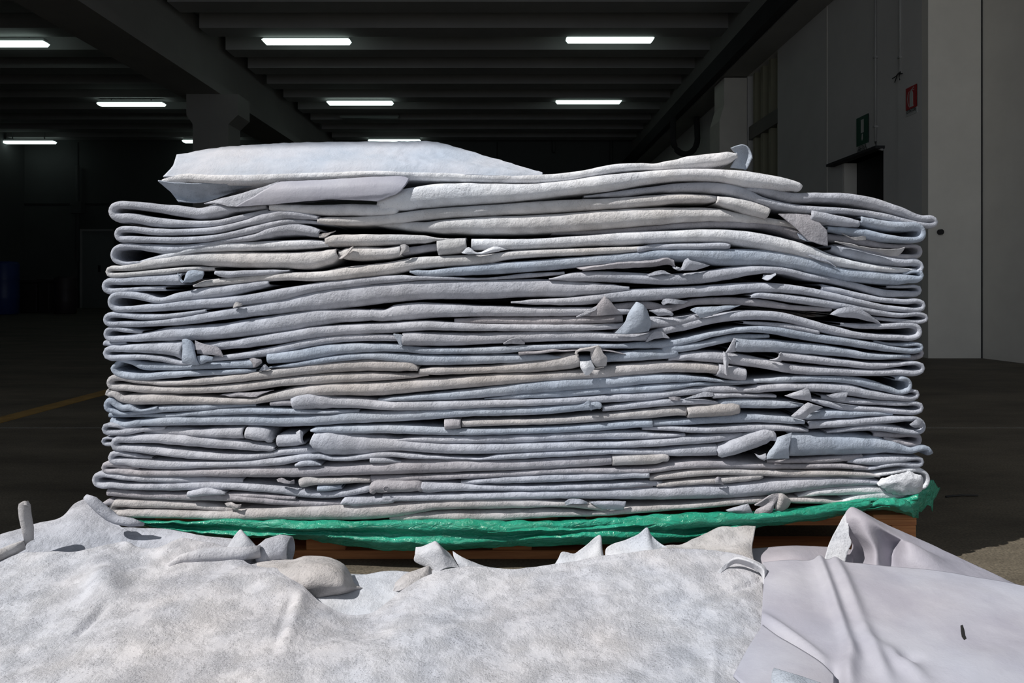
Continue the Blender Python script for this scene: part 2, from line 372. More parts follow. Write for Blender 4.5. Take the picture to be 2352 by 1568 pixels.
# fluorescent fittings
LZ = HC + 4.28
def fitting(pxc, wpx, py, label, lit=True, ln=1.57):
    Y = ln * F / wpx; z = HC - (py - HY) * Y / F
    x = (pxc - CX) * Y / F
    t = empty('strip_light', (x, Y, z)); tag(t, label, 'ceiling light', 'fluorescent strip lights under the ceiling')
    h = ln / 2
    MB().box(x - h + .02, x + h - .02, Y - .04, Y + .08, z + .05, z + .10).build('housing', 'housing', t)
    b = MB().prism([(x - h, z + .03), (x - h + .04, z - .018), (x + h - .04, z - .018), (x + h, z + .03), (x + h - .03, z + .05), (x - h + .03, z + .05)], Y - .06, Y + .10)
    b.build('diffuser', 'tube' if lit else 'tube_off', t)
    for s in (-.6, .6): MB().box(x + s * h - .01, x + s * h + .01, Y, Y + .02, z + .1, ZC + .36).build('hanger', 'housing', t)
fitting(5, 203, 102, 'lit strip light cut by the left photo border, nearest row')
fitting(704, 202, 97, 'lit strip light, nearest row, left above the stack')
fitting(1401, 202, 93, 'lit strip light, nearest row, right above the stack')
fitting(301, 153, 241, 'lit strip light, second row, left of the concrete column')
fitting(827, 152, 238, 'lit strip light, second row, above the raised top hide')
fitting(1352, 151, 235, 'lit strip light, second row, above the right of the stack')
fitting(849, 137, 270, 'unlit strip light just behind the lit one above the raised top hide', False)
fitting(65, 122, 328, 'lit strip light of the far row, near the left photo border')
fitting(480, 121, 326, 'lit strip light of the far row, partly behind the concrete column')
fitting(906, 121, 325, 'lit strip light of the far row, barely above the raised top hide')

# far wall: pipes, door, bins, drum
def backpipe(px, y0, y1, label, box=True, r=.05):
    Y = YB - .12; a = at(px, y0, Y); c = at(px, y1, Y)
    t = empty('wall_pipe', (a.x, Y, c.z)); tag(t, label, 'pipe')
    MB().tube([a, c], r, 10).build('pipe', 'wallb', t, sm=True)
    if box: MB().box(a.x - .17, a.x + .17, Y - .1, Y + .1, (a.z + c.z) / 2, (a.z + c.z) / 2 + .35).build('junction_box', 'wallb', t)
backpipe(1404, 315, 690, 'dark vertical pipe with box on the back wall, right of centre')
backpipe(1272, 318, 350, 'short dark pipe stub with valve on the back wall', False)
backpipe(178, 380, 600, 'vertical cable duct on the dark back wall at far left')
for px in (1142, 180):
    struct(MB().box(at(px, 0, YB).x - .02, at(px, 0, YB).x + .02, YB - .01, YB, 0, ZC).build('trim_9', 'dark'))
struct(MB().box(-15, at(250, 0, YB).x, YB - .02, YB, at(0, 470, YB).z, at(0, 467, YB).z).build('trim_10', 'dark'))
d2 = empty('door_2', (at(222, 0, YB).x, YB, 0)); struct(d2)
a = at(192, 531, YB); c = at(262, 702, YB)
struct(MB().box(a.x, c.x, YB - .06, YB, 0, a.z).build('door_leaf', 'door', d2))
struct(MB().box(a.x - .06, a.x, YB - .09, YB, 0, a.z + .06).box(a.x, c.x, YB - .09, YB, a.z, a.z + .06).build('door_frame', 'ceil', d2))
struct(MB().box(a.x + .5, a.x + .56, YB - .10, YB - .06, 1.1, 1.3).build('door_handle', 'black', d2))
def drum(px, py, r, h, mat, label, name='plastic_drum', cat='drum'):
    Y = HC * F / (py - HY); c = at(px, py, Y)
    b = MB().lathe((c.x, Y, 0), [(r * .9, 0), (r, .03), (r, h * .3), (r * 1.03, h * .33), (r, h * .36), (r, h * .64), (r * 1.03, h * .67), (r, h * .7), (r, h * .95), (r * .9, h), (r * .3, h)])
    tag(b.build(name, mat, sm=True), label, cat)
drum(10, 722, .30, 1.25, 'blue', 'tall dark blue plastic drum by the left photo border')
Yb = HC * F / (718 - HY)
for px0, px1, pt, lab in ((40, 84, 642, 'dark low crate on the floor beside the blue drum'), (88, 112, 640, 'dark bin between the low crate and the round-lidded bin')):
    a = at(px0, pt, Yb); c = at(px1, 718, Yb)
    t = empty('storage_bin', ((a.x + c.x) / 2, Yb, 0)); tag(t, lab, 'bin')
    MB().box(a.x, c.x, Yb, Yb + .6, 0, a.z - .08, .02).build('body', 'bin', t); MB().box(a.x - .03, c.x + .03, Yb - .03, Yb + .63, a.z - .08, a.z, .02).build('lid', 'bin', t)
drum(150, 720, .24, .90, 'bin', 'dark bin with a rounded lid in front of the back wall', 'waste_bin', 'bin')
# debris on the floor at the right
p0 = at(2172, 1143, HC * F / (1143 - HY)); p1 = at(2246, 1140, HC * F / (1140 - HY))
tag(MB().tube([(p0.x, p0.y, .004), ((p0.x + p1.x) / 2, p0.y + .01, .006), (p1.x, p1.y, .004)], .003, 6).build('twig', 'black', sm=True), 'thin dark stick lying on the shaded floor right of the stack', 'stick')

# ================================================================== THE STACK
Y0 = 1.66
def front_y(px): x = (px - CX) * Y0 / F; return Y0 + 0.05 * x * x
TILE = {'a': (200, 300), 'b': (850, 300), 'c': (1500, 300), 'd': (200, 740), 'e': (850, 740), 'f': (1500, 740), 's': None}
TS = 700 / 2350.0
def conv(t, x, y):
    if t == 's': return x, y
    return TILE[t][0] + x * TS, TILE[t][1] + y * TS
def parse(s):
    """list of ('p', x, yc, half, rec) and ('L'/'R', xext) in photo pixels"""
    out = []; tile = 's'; prev_tile = 's'
    for tok in s.replace('\n', ' ').split(','):
        w_ = tok.split()
        if not w_: continue
        if w_[0] in TILE: tile = w_[0]; w_ = w_[1:]
        if not w_: continue
        if w_[0][0] in 'LR':
            out.append((w_[0][0], conv(tile, float(w_[0][1:]), 0)[0])); continue
        x, a, b = float(w_[0]), float(w_[1]), float(w_[2]); rec = float(w_[3]) if len(w_) > 3 else None
        X, A = conv(tile, x, a); _, B = conv(tile, x, b)
        new = ('p', X, (A + B) / 2, max((B - A) / 2, 1.2), rec)
        if tile != prev_tile and out and out[-1][0] == 'p' and abs(out[-1][1] - X) < 14:      # same spot read twice
            o_ = out[-1]; new = ('p', (o_[1] + X) / 2, (o_[2] + new[2]) / 2, (o_[3] + new[3]) / 2, rec if rec is not None else o_[4]); out[-1] = new
        else: out.append(new)
        prev_tile = tile
    # fill turns
    pts = []; last = 0.0
    for i, e in enumerate(out):
        if e[0] == 'p':
            if e[4] is not None: last = e[4]
            pts.append([e[1], e[2], e[3], last])
        else:
            _, x1, y1, h1, _ = out[i - 1]; _, x2, y2, h2, r2 = out[i + 1]
            r = abs(y2 - y1) / 2; h = (h1 + h2) / 2; ym = (y1 + y2) / 2; sg = 1 if y2 > y1 else -1
            s = 1 if e[0] == 'L' else -1
            if r < h * 1.02: h = r / 1.02
            xc = e[1] + s * (h + r)
            rec = last if r2 is None else (last + r2) / 2
            if s * (x1 - xc) > r * .5: pts.append([xc, y1 + 0.0, h1, rec])
            pts.append([xc - s * r * .71, ym - sg * r * .71, h, rec]); pts.append([xc - s * r, ym, h, rec]); pts.append([xc - s * r * .71, ym + sg * r * .71, h, rec])
            if s * (x2 - xc) > r * .5: pts.append([xc, y2, h2, rec])
    return pts
def resample(pts, step=4.0):
    res = []; n = len(pts)
    for i in range(n - 1):
        p1, p2 = pts[i], pts[i + 1]; p0 = pts[i - 1] if i else [2 * a - b for a, b in zip(p1, p2)]
        p3 = pts[i + 2] if i + 2 < n else [2 * b - a for a, b in zip(p1, p2)]
        d = math.hypot(p2[0] - p1[0], p2[1] - p1[1]) or 1e-3
        # non-uniform Catmull-Rom through Hermite form
        d0 = math.hypot(p1[0] - p0[0], p1[1] - p0[1]) or d; d2 = math.hypot(p3[0] - p2[0], p3[1] - p2[1]) or d
        k = max(1, int(d / step))
        m1 = []; m2 = []
        for c in range(4):
            s01 = (p1[c] - p0[c]) / d0; s12 = (p2[c] - p1[c]) / d; s23 = (p3[c] - p2[c]) / d2
            m1.append((s01 * d + s12 * d0) / (d0 + d)); m2.append((s12 * d2 + s23 * d) / (d + d2))
        for j in range(k):
            t = j / k; h00 = 2 * t**3 - 3 * t**2 + 1; h10 = t**3 - 2 * t**2 + t; h01 = -2 * t**3 + 3 * t**2; h11 = t**3 - t**2
            q = [h00 * p1[c] + h10 * d * m1[c] + h01 * p2[c] + h11 * d * m2[c] for c in range(2)]
            q += [p1[c] + (p2[c] - p1[c]) * (3 * t * t - 2 * t**3) for c in (2, 3)]
            res.append(q)
    res.append(list(pts[-1])); return res
def ribbon_geo(data, seed, verts, faces, depth=.42, wall=.0042):
    P = resample(parse(data)); n = len(P)
    cen = []; hs = []; fy = []
    for i, (x, y, h, rec) in enumerate(P):
        Y = front_y(x) + rec / 1000.0
        cen.append(at(x, y, Y)); hs.append(h * Y / F); fy.append(Y)
    b0 = len(verts); K = 11
    prof_n = None
    for i in range(n):
        c = cen[i]; T = cen[min(i + 1, n - 1)] - cen[max(i - 1, 0)]; T.y = 0
        if T.length < 1e-6: T = Vector((1, 0, 0))
        T.normalize(); N = Vector((-T.z, 0, T.x))
        h = hs[i]; q = c * 3.0 + Vector((seed * 7.3, 0, 0))
        h *= 1 + .09 * noise.noise(Vector((q.x * 2.2, q.z * 3, seed)))
        yo = .0035 * noise.noise(Vector((q.x * 1.5, q.z * 2, seed + 50))) + .0012 * noise.noise(Vector((q.x * 8, q.z * 3, seed + 90)))
        end = min(i, n - 1 - i)
        nose = min(max(h * 1.45, .004), .027); wl = min(wall, h * .55)
        asym = .12 * noise.noise(Vector((q.x * .9, 3.1, seed)))
        ring = []
        Yf = fy[i] + yo
        yb = max(Y0 + depth, Yf + .08)
        ring.append((h, yb)); ring.append((h, Yf + nose * 2.2))
        for k in range(K):
            th = math.pi * k / (K - 1)
            cs = math.cos(th); nn = h * math.copysign(abs(cs) ** .85, cs); yy = Yf + nose * (1 - math.sin(th) ** .9) + asym * nose * cs
            ring.append((nn, yy))
        ring.append((-h, Yf + nose * 2.2)); ring.append((-h, yb))
        ring.append((-h + wl, yb - .002)); hi = h - wl
        for k in range(5):
            th = math.pi * k / 4; ring.append((-hi * math.cos(th), Yf + wl + nose * (1 - math.sin(th))))
        ring.append((hi, yb - .002))
        m = len(ring)
        for a, yv in ring:
            u = noise.noise(Vector((c.x * 38 + seed, yv * 30, (c.z + N.z * a) * 38))) * .0007
            verts.append((c.x + N.x * a, yv + u, c.z + N.z * a + u))
    for i in range(n - 1):
        for k in range(m):
            k2 = (k + 1) % m; faces.append((b0 + i * m + k, b0 + i * m + k2, b0 + (i + 1) * m + k2, b0 + (i + 1) * m + k))
    # end caps: only the thickness of the skin
    no = K + 4; ni = m - no           # outer verts 0..no-1, inner verts no..m-1
    inner = list(reversed(range(no, m)))
    for base, fl in ((b0, 0), (b0 + (n - 1) * m, 1)):
        o_ = [base + k for k in range(no)]; i_ = [base + k for k in inner]
        for k in range(no - 1):
            a = int(round(k * (len(i_) - 1) / (no - 1))); c_ = int(round((k + 1) * (len(i_) - 1) / (no - 1)))
            f = [o_[k], o_[k + 1], i_[c_]] + ([i_[a]] if a != c_ else [])
            faces.append(tuple(f if fl else reversed(f)))
def patch_geo(rows, verts, faces, sub=8, th=.0035, world=False, nz=.0, nscale=12., wrinkle=None):
    """rows: list of lists of control points (Vector); cubic surface with thickness"""
    R = len(rows); C = len(rows[0])
    def g(i, j): i = max(0, min(R - 1, i)); j = max(0, min(C - 1, j)); return rows[i][j]
    su = sub; nu = (R - 1) * su + 1; nv = (C - 1) * su + 1; pts = []
    for a in range(nu):
        i = min(a // su, R - 2); t = (a - i * su) / su; line = []
        for b_ in range(nv):
            j = min(b_ // su, C - 2); u = (b_ - j * su) / su
            col = [cr(g(i - 1, j + dj), g(i, j + dj), g(i + 1, j + dj), g(i + 2, j + dj), t) for dj in (-1, 0, 1, 2)]
            p = cr(col[0], col[1], col[2], col[3], u)
            line.append(p)
        pts.append(line)
    if nz or wrinkle:
        for a in range(nu):
            for b_ in range(nv):
                p = pts[a][b_]
                z = nz * noise.fractal(Vector((p.x, p.y, p.z)) * nscale, 1.0, 2.0, 4)
                if wrinkle: z += wrinkle(p)
                pts[a][b_] = Vector((p.x, p.y, p.z + z))
    b0 = len(verts)
    nor = []
    for a in range(nu):
        for b_ in range(nv):
            du = pts[min(a + 1, nu - 1)][b_] - pts[max(a - 1, 0)][b_]; dv = pts[a][min(b_ + 1, nv - 1)] - pts[a][max(b_ - 1, 0)]
            nn = du.cross(dv); nor.append(nn.normalized() if nn.length > 1e-9 else Vector((0, -1, 0)))
    # orient normals towards camera side / up
    s = sum((n_.z * .7 - n_.y) for n_ in nor); sg = 1 if s > 0 else -1
    for a in range(nu):
        for b_ in range(nv): verts.append(tuple(pts[a][b_]))
    for a in range(nu):
        for b_ in range(nv): verts.append(tuple(pts[a][b_] - nor[a * nv + b_] * sg * th))
    S = nu * nv
    for a in range(nu - 1):
        for b_ in range(nv - 1):
            q = (b0 + a * nv + b_, b0 + a * nv + b_ + 1, b0 + (a + 1) * nv + b_ + 1, b0 + (a + 1) * nv + b_)
            faces.append(q); faces.append(tuple(x + S for x in reversed(q)))
    for b_ in range(nv - 1):
        for a in (0, nu - 1):
            x, y_ = b0 + a * nv + b_, b0 + a * nv + b_ + 1; faces.append((x, y_, y_ + S, x + S))
    for a in range(nu - 1):
        for b_ in (0, nv - 1):
            x, y_ = b0 + a * nv + b_, b0 + (a + 1) * nv + b_; faces.append((x, y_, y_ + S, x + S))
def fl_rows(rows):
    out = []; tile = 's'
    for r in rows:
        line = []
        for tok in r.split(','):
            w_ = tok.split()
            if w_[0] in TILE: tile = w_[0]; w_ = w_[1:]
            X, A = conv(tile, float(w_[0]), float(w_[1])); rec = float(w_[2]) if len(w_) > 2 else 0
            line.append(at(X, A, front_y(X) + rec / 1000.))
        out.append(line)
    return out
STACK = []; HIDES = {}
def hide(key, mat, label, *data, depth=.42):
    v = []; f = []
    for i, d in enumerate(data): ribbon_geo(d, len(STACK) * 3.17 + i, v, f, depth)
    o = link('folded_hide', v, f, mat); tag(o, label, 'leather hide', 'folded hides in the stack'); STACK.append(o); HIDES[key] = o; return o
def flap(key, mat, rows, label=None, name='flap', th=.0035, nz=0.0012, sub=8):
    v = []; f = []; patch_geo(fl_rows(rows), v, f, sub, th, nz=nz, nscale=45)
    o = link(name, v, f, mat, HIDES[key])
    if label: o['label'] = label
    return o

# every entry: key, tint, label, course of the fold lip traced left/right, top and bottom edge, setback in mm
hide('T1', 'W', 'pale hide on top of the stack with its rear half raised like a ridge',
 'a 575 372 412 12, 640 335 415 10, 1000 325 418, 1300 320 415, 1500 318 392, 2000 308 370, b 0 305 356, 300 308 372, 600 315 385, 930 330 396, 1270 332 400, 1500 318 385, 1700 290 352, 1850 258 325, 2100 245 300, c 0 250 300, 150 222 297, 300 185 294, 450 165 280, 590 150 250 3, 650 165 215 10')
flap('T1', 'P', ['a 690 182 100, 1100 122 130, 1600 92 150, 2300 82 160, b 300 84 160, 520 90 160, 880 190 130, 1120 260 80, 1330 322 30',
                 'a 680 215 62, 1100 200 72, 1600 195 80, 2300 190 84, b 300 190 86, 520 200 86, 880 250 72, 1120 290 50, 1330 335 22',
                 'a 655 280 28, 1100 270 30, 1600 262 30, 2300 255 30, b 300 255 30, 520 262 30, 880 285 30, 1120 310 22, 1330 345 18',
                 'a 585 350 10, 1100 350 12, 1600 345 12, 2300 340 12, b 300 340 12, 520 340 12, 880 345 12, 1120 352 14, 1330 360 16'], 'smooth raised rear half of the top hide', 'raised_sheet', nz=.002, sub=14)
flap('T1', 'B', ['a 545 390 2, 700 405 8, 1000 412 14, 1420 405 20', 'a 585 425 14, 720 465 20, 1000 455 34, 1380 420 40', 'a 650 480 22, 760 520 30, 950 500 46, 1200 445 60', 'a 700 545 20, 850 550 30, 1000 520 50, 1150 470 70'], None, 'underside')
flap('T1', 'B', ['c 600 135 12, 690 112 14, 735 140 14, 765 215 12', 'c 620 150 16, 680 150 24, 715 175 26, 755 220 14', 'c 650 190 14, 680 220 26, 700 250 26, 722 290 22', 'c 600 285 10, 650 288 16, 690 290 20, 715 292 22'], 'curled corner at the right end of the top hide', 'curled_corner')
hide('T2', 'W', 'broad white hide directly under the top hide, its right end rounded above the wall door',
 'a 1405 565 612 -2, 1460 560 625 -4, 1650 565 642, 2000 560 650, 2350 545 628, b 100 500 622 -8, 300 430 605 -12, 500 396 588, 700 394 566, 950 398 550, 1270 398 522, 1500 376 492, 1800 332 462, 2182 298 402, c 200 287 380, 500 290 384, 750 305 430, 1000 345 462, 1130 388 470 -4, 1150 410 468')
flap('T2', 'S', ['a 1490 392 4, 1800 378 3, 2350 350 0, b 300 366 -4', 'a 1380 450 -8, 1750 430 -14, 2300 410 -18, b 270 420 -20', 'a 1250 525 -9, 1650 500 -16, 2200 490 -22, b 215 480 -22', 'a 1140 586 -4, 1420 570 -9, 1850 532 -16, b 60 545 -18'], 'smooth lilac tongue folded over the white hide', 'smooth_tongue', th=.004, sub=10)
flap('T2', 'G', ['a 1480 390 8, 1300 450 8, 900 560 8', 'a 1440 450 4, 1250 490 2, 1000 560 2', 'a 1350 560 0, 1200 580 -2, 1080 585 0'], None, 'torn_edge')
hide('L1', 'G', 'grey hide with a long flat fold sticking out top left of the stack',
 'a 1380 560 600 10, 1150 585 625 8, 1000 545 668 2, 870 585 682, 700 570 660, 500 556 622, 300 540 598, L145, 300 630 705, 500 660 738, 800 688 746, 1000 685 735, 1200 640 690 4, 1400 600 650 14')
hide('T3', 'TW', 'tan-grey hide lip below the broad white hide, starting left of centre',
 'a 1775 668 712 0, 1860 660 722, 2000 660 728, 2350 642 715, b 200 622 704, 400 602 686, 700 580 662, 1000 560 646, 1300 535 636, 1600 520 618, 1900 510 598, 2200 488 575, c 200 480 556, 400 488 553, 500 500 548 8, 620 520 560 20')
hide('T3b', 'TW', 'short open tan roll slanting down right under the white hide',
 'c 498 498 562 -4, 600 505 595 -6, 750 530 645, 870 575 672, 898 588 682 -6', depth=.2)
hide('R1', 'G', 'grey hide whose long narrow fold sticks out furthest at the top right',
 'c 690 440 470 6, 800 430 478 2, 920 430 512, 1050 465 545, 1300 470 548, 1500 475 562, 1700 505 602, 1900 570 655, 2100 650 708, R2212, 2100 702 748 2, 2000 682 730 4, 1800 632 690 4, 1500 592 640 6, 1250 576 638 2, 1000 546 605 0, 850 505 570, 700 430 525, 600 402 495, 450 388 478, 200 398 472, 0 425 474 2, b 2000 450 500 8, 1650 500 515 12')
hide('R2', 'B', 'bluish hide with a fat open loop at the right edge, just under the longest fold',
 'c 1608 655 722 0, 1700 672 750, 1800 690 766, 1950 698 776, R2122, 1950 814 864, 1800 792 852, 1650 756 825, 1500 742 798 4, 1350 732 770 8')
hide('R2b', 'G', 'short grey roll with open left end below the longest right-hand fold',
 'c 1225 598 702 -4, 1300 612 716 -3, 1400 640 728, 1500 662 740, 1595 690 744 0', depth=.18)
flap('R1', 'M', ['c 968 642 4, 1080 640 4, 1180 645 6, 1252 655 8', 'c 1040 700 -2, 1130 690 -4, 1220 700 -4, 1300 725 -2', 'c 1120 770 -4, 1180 770 -8, 1260 780 -8, 1342 775 -5', 'c 1200 850 -6, 1250 865 -8, 1300 880 -8, 1348 886 -6'], 'flat grey corner hanging down between the folds', 'hanging_corner', th=.003)
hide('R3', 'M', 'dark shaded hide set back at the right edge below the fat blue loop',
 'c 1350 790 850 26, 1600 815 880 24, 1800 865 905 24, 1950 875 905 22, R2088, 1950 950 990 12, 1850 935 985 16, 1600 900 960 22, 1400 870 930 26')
flap('R3', 'T', ['c 1400 852 0, 1520 870 -6, 1650 900 -8, 1850 914 -8, 1942 896 -6', 'c 1440 866 4, 1560 890 -2, 1700 920 -2, 1830 940 -3, 1920 930 -4', 'c 1500 885 10, 1600 905 8, 1720 930 8, 1820 960 4, 1880 966 2'], 'thin torn strip', 'torn_strip', th=.002)
flap('R3', 'T', ['c 1450 790 10, 1520 820 4, 1600 815 2, 1640 802 2', 'c 1480 812 10, 1540 838 4, 1600 845 4, 1642 842 4'], None, 'torn_strip', th=.002)
hide('R4', 'G', 'grey hide ending in a frayed thin lip right, below the torn strip',
 'c 1380 880 930 6, 1500 898 972, 1600 918 1000, 1800 965 1035, 1950 985 1048, R2106, 1980 1072 1096 6, 1900 1060 1090 14, 1700 1020 1070 22')
hide('T4', 'TW', 'thick tan-stained hide bulging across the upper middle of the stack',
 'a 2200 690 730 30, b 150 695 745 24, 400 700 775 8, 600 675 788 0, 900 654 795, 1200 645 792, 1500 630 775, 1900 600 746, 2200 585 725, c 300 582 702, 500 592 694, 700 632 708 4, 900 668 725 12, 1100 705 755 16, 1250 760 800 24')
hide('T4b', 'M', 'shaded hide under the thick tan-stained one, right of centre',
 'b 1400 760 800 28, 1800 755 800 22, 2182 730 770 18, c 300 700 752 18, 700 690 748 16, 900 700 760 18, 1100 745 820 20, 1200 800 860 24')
flap('T4', 'B', ['c 1110 790 4, 1160 800 0, 1220 820 2', 'c 1130 830 4, 1180 850 0, 1240 860 2'], None, 'torn_edge')
hide('T5', 'W', 'long granular grey hide arching across the right half from an open cut end',
 'b 780 828 918 0, 900 828 920, 1100 832 916, 1300 828 908, 1600 806 894, 2000 775 880, 2350 768 868, c 200 756 856, 450 755 858, 600 758 872, 800 778 905, 1000 815 945, 1200 872 992, 1400 958 1040, 1600 1008 1072, 1800 1040 1090, 1950 1055 1098 6, 2050 1062 1098 14')
hide('T5a', 'TW', 'short thick roll with open ends in the upper middle',
 'b 515 842 956 -6, 600 830 950 -8, 680 822 942, 742 820 930 -4', depth=.18)
flap('T5a', 'W', ['b 705 942 -2, 760 900 -2, 830 940 0, 960 892 0, 1060 912 4', 'b 730 950 -6, 770 935 -8, 840 950 -8, 950 920 -6, 1040 918 2', 'b 760 956 -2, 800 955 -4, 860 956 -4, 930 945 -2, 1000 930 4'], None, 'torn_lip', th=.003)
hide('T5l', 'TW', 'tan-grey hide lip left of centre, to the left of the short thick roll',
 'a 1835 815 890 2, 1900 800 893 0, 2100 794 892, 2350 796 884, b 200 790 876, 400 802 866, 530 825 848 6, 700 830 850 20')
hide('L2', 'G', 'grey hide humping up left of centre with a round loop at the left edge',
 'a 1778 655 688 -2, 1600 598 682 -4, 1500 578 690 -4, 1400 610 710 -2, 1200 690 740, 1000 735 790, 800 752 802, 500 748 806, 300 732 782, L195, 300 808 862, 500 812 866, 700 815 868, 1000 795 846, 1300 722 790, 1500 682 728, 1700 688 716 4, 1900 708 730 12')
hide('L3', 'G', 'grey hide with the biggest open loop at the upper left, humped at its cut end',
 'a 1786 760 822 -2, 1700 728 812 -4, 1550 700 808 -2, 1400 735 825, 1300 790 840, 1100 828 862 2, 900 862 905, 600 872 955 2, 480 870 935, 380 868 918, L170, 380 1005 1035 4, 500 1015 1040 20')
flap('L3', 'T', ['a 1785 800 2, 1820 795 4, 1870 780 8, 1920 775 14', 'a 1790 825 0, 1830 822 0, 1870 795 6, 1900 785 14'], None, 'torn_lip', th=.003)
hide('L4a', 'W', 'pale hide lip above the stained one, left side, starting behind the big loop',
 'a 400 1000 1040 14, 500 970 1010 8, 650 925 985 4, 800 890 945 2, 1000 862 932, 1300 850 925, 1700 836 908, 1860 845 893 4')
hide('L4b', 'TW', 'cream-stained thick hide on the upper left, tapering to a narrow loop at the edge',
 'a 1922 905 985 -4, 1850 912 1030 -3, 1700 924 1068 0, 1500 932 1062, 1200 930 1056, 1000 930 1048, 700 948 1040, 500 985 1062, 350 1018 1080, 230 1040 1082, L128, 250 1092 1134, 400 1082 1120, 600 1062 1106, 800 1045 1082 4, 980 1050 1078 14')
hide('L4c', 'TW', 'tan roll with ragged ends between the stained hide and the short thick roll',
 'a 1935 925 975 6, 2000 900 995 0, 2100 890 1000, 2350 898 992, b 150 884 978, 235 880 970 -2', depth=.2)
flap('L4c', 'T', ['a 1930 980 2, 1960 985 -4, 2010 950 -8, 2050 890 -6', 'a 1935 970 6, 1965 970 0, 2000 930 -4, 2030 900 -2'], None, 'torn_lip', th=.003)
flap('L4c', 'T', ['b 232 880 -2, 270 876 -4, 300 890 2', 'b 240 915 -5, 275 910 -8, 302 925 0', 'b 225 968 -4, 250 950 -6, 290 935 0'], None, 'torn_lip', th=.003)
hide('L4d', 'M', 'small shaded lip tucked in left of the short thick roll',
 'b 240 905 965 10, 400 880 940 12, 540 862 920 12')
hide('L5', 'G', 'grey hide with round loop at the left edge under the stained one, torn short',
 'a 720 1092 1190 -2, 680 1095 1192 0, 500 1108 1192, 350 1120 1190, 250 1132 1190, L98, 250 1212 1262, 350 1206 1242 4, 600 1195 1235 6')
flap('L5', 'B', ['a 700 1095 0, 740 1160 -4, 780 1080 -6, 900 1085 -2', 'a 715 1140 -4, 740 1165 -10, 790 1120 -10, 900 1110 -4', 'a 735 1165 -2, 760 1170 -6, 810 1170 -6, 890 1140 0'], None, 'torn_lip', th=.003)
hide('L5b', 'G', 'small pale lip below the stained hide, left of centre',
 'a 980 1080 1110 2, 1030 1078 1132, 1200 1074 1126, 1400 1070 1112, 1560 1072 1084 4', depth=.2)
hide('T6', 'TW', 'tan-flecked hide sweeping from lower left up to the short thick roll and on right',
 'a 815 1188 1206 4, 900 1152 1205 4, 1100 1130 1185 8, 1300 1105 1165 8, 1500 1090 1155 4, 1800 1080 1160 0, 2000 1042 1150, 2350 1000 1112, b 300 976 1082, 600 958 1048, 900 948 1028, 1050 930 995, 1300 914 974, 1600 904 960, 1900 892 946, 2060 888 934 2, 2180 885 915 14')
hide('T5c', 'G', 'narrow lip ending short between two long arching folds, right of centre',
 'b 2062 896 940 -2, 2182 872 925 6, c 150 868 914 2, 350 864 914, 560 858 914 0, 598 872 908 0', depth=.25)
hide('T7', 'B', 'bluish-grey hide from a pointed start in the middle to a small loop at right',
 'b 305 1078 1095 4, 370 1072 1120 0, 700 1042 1120, 1000 1014 1106, 1300 994 1082, 1600 970 1056, 1900 946 1034, 2150 925 1008, c 100 914 1002, 300 908 1008, 600 908 1040, 850 912 1046, 1100 942 1075, 1300 985 1120, 1450 1045 1152, 1700 1072 1182, 1900 1095 1192, 2000 1108 1176, R2098, 2010 1076 1100 4, 1930 1096 1120 8')
flap('T7', 'G', ['c 1130 930 2, 1250 965 -2, 1330 990 -4, 1420 1055 -4', 'c 1180 955 0, 1270 995 -3, 1350 1015 -4, 1415 1060 -3'], None, 'torn_edge', th=.003)
hide('T8', 'G', 'grey hide lip arching from the middle to the right edge under the torn curls',
 'b 1380 1138 1150 4, 1600 1088 1164 0, 1800 1080 1170, 2000 1088 1176, 2350 1104 1190, c 200 1098 1188, 400 1082 1176, 600 1050 1148, 750 1038 1118, 900 1042 1100, 1050 1058 1112, 1200 1095 1148 2, 1400 1130 1180 6, 1600 1180 1230 10, 1800 1225 1285 12, 1950 1235 1280 12, R2082, 1960 1190 1215 16, 1800 1190 1215 22')
flap('T8', 'M', ['b 1590 1050 4, 1760 1035 4, 1900 1010 6, 2180 990 6, 2280 975 4, 2345 1000 2', 'b 1630 1068 -4, 1770 1045 -6, 1920 1025 -6, 2180 1015 -8, 2290 990 -8, 2350 1040 -4', 'b 1640 1082 0, 1790 1070 2, 1950 1062 4, 2180 1050 6, 2290 1035 6, 2350 1055 4'], 'thin torn strip curling out of the gap', 'torn_strip', th=.003)
flap('T8', 'G', ['c 150 1045 0, 210 1060 -6, 240 1000 -8, 270 980 -4', 'c 180 1060 -6, 230 1075 -12, 280 1030 -14, 300 1000 -8', 'c 230 1074 0, 300 1078 -2, 380 1060 2, 440 1035 10'], None, 'torn_curl', th=.004)
flap('T8', 'G', ['b 2130 1110 2, 2200 1085 -2, 2260 1075 -4, 2300 1100 0', 'b 2150 1120 0, 2220 1112 -4, 2280 1105 -4, 2350 1112 0'], None, 'torn_lip', th=.003)
flap('T8', 'G', ['c 850 1110 6, 900 1112 0, 945 1095 -2', 'c 840 1140 4, 890 1150 -6, 950 1110 -4'], None, 'torn_curl', th=.003)
hide('L6', 'G', 'grey hide with a wide dark oval loop at the left edge, upper third',
 'a 1398 1148 1200 6, 1300 1155 1225 6, 1060 1188 1282 2, 900 1205 1300 0, 700 1245 1318, 550 1288 1332, 420 1252 1312, 300 1236 1292, L148, 300 1352 1400, 500 1330 1396, 800 1292 1382, 1200 1262 1352, 1500 1212 1312, 1700 1180 1255, 2000 1145 1210, 2350 1115 1180, b 200 1112 1160, 400 1120 1150, 900 1132 1150 6, 1200 1100 1135 10, 1500 1085 1110 14')
flap('L6', 'T', ['a 1130 1340 2, 1150 1318 -6, 1190 1330 -4', 'a 1125 1362 -2, 1160 1352 -10, 1200 1345 -2'], None, 'torn_knot', th=.004)
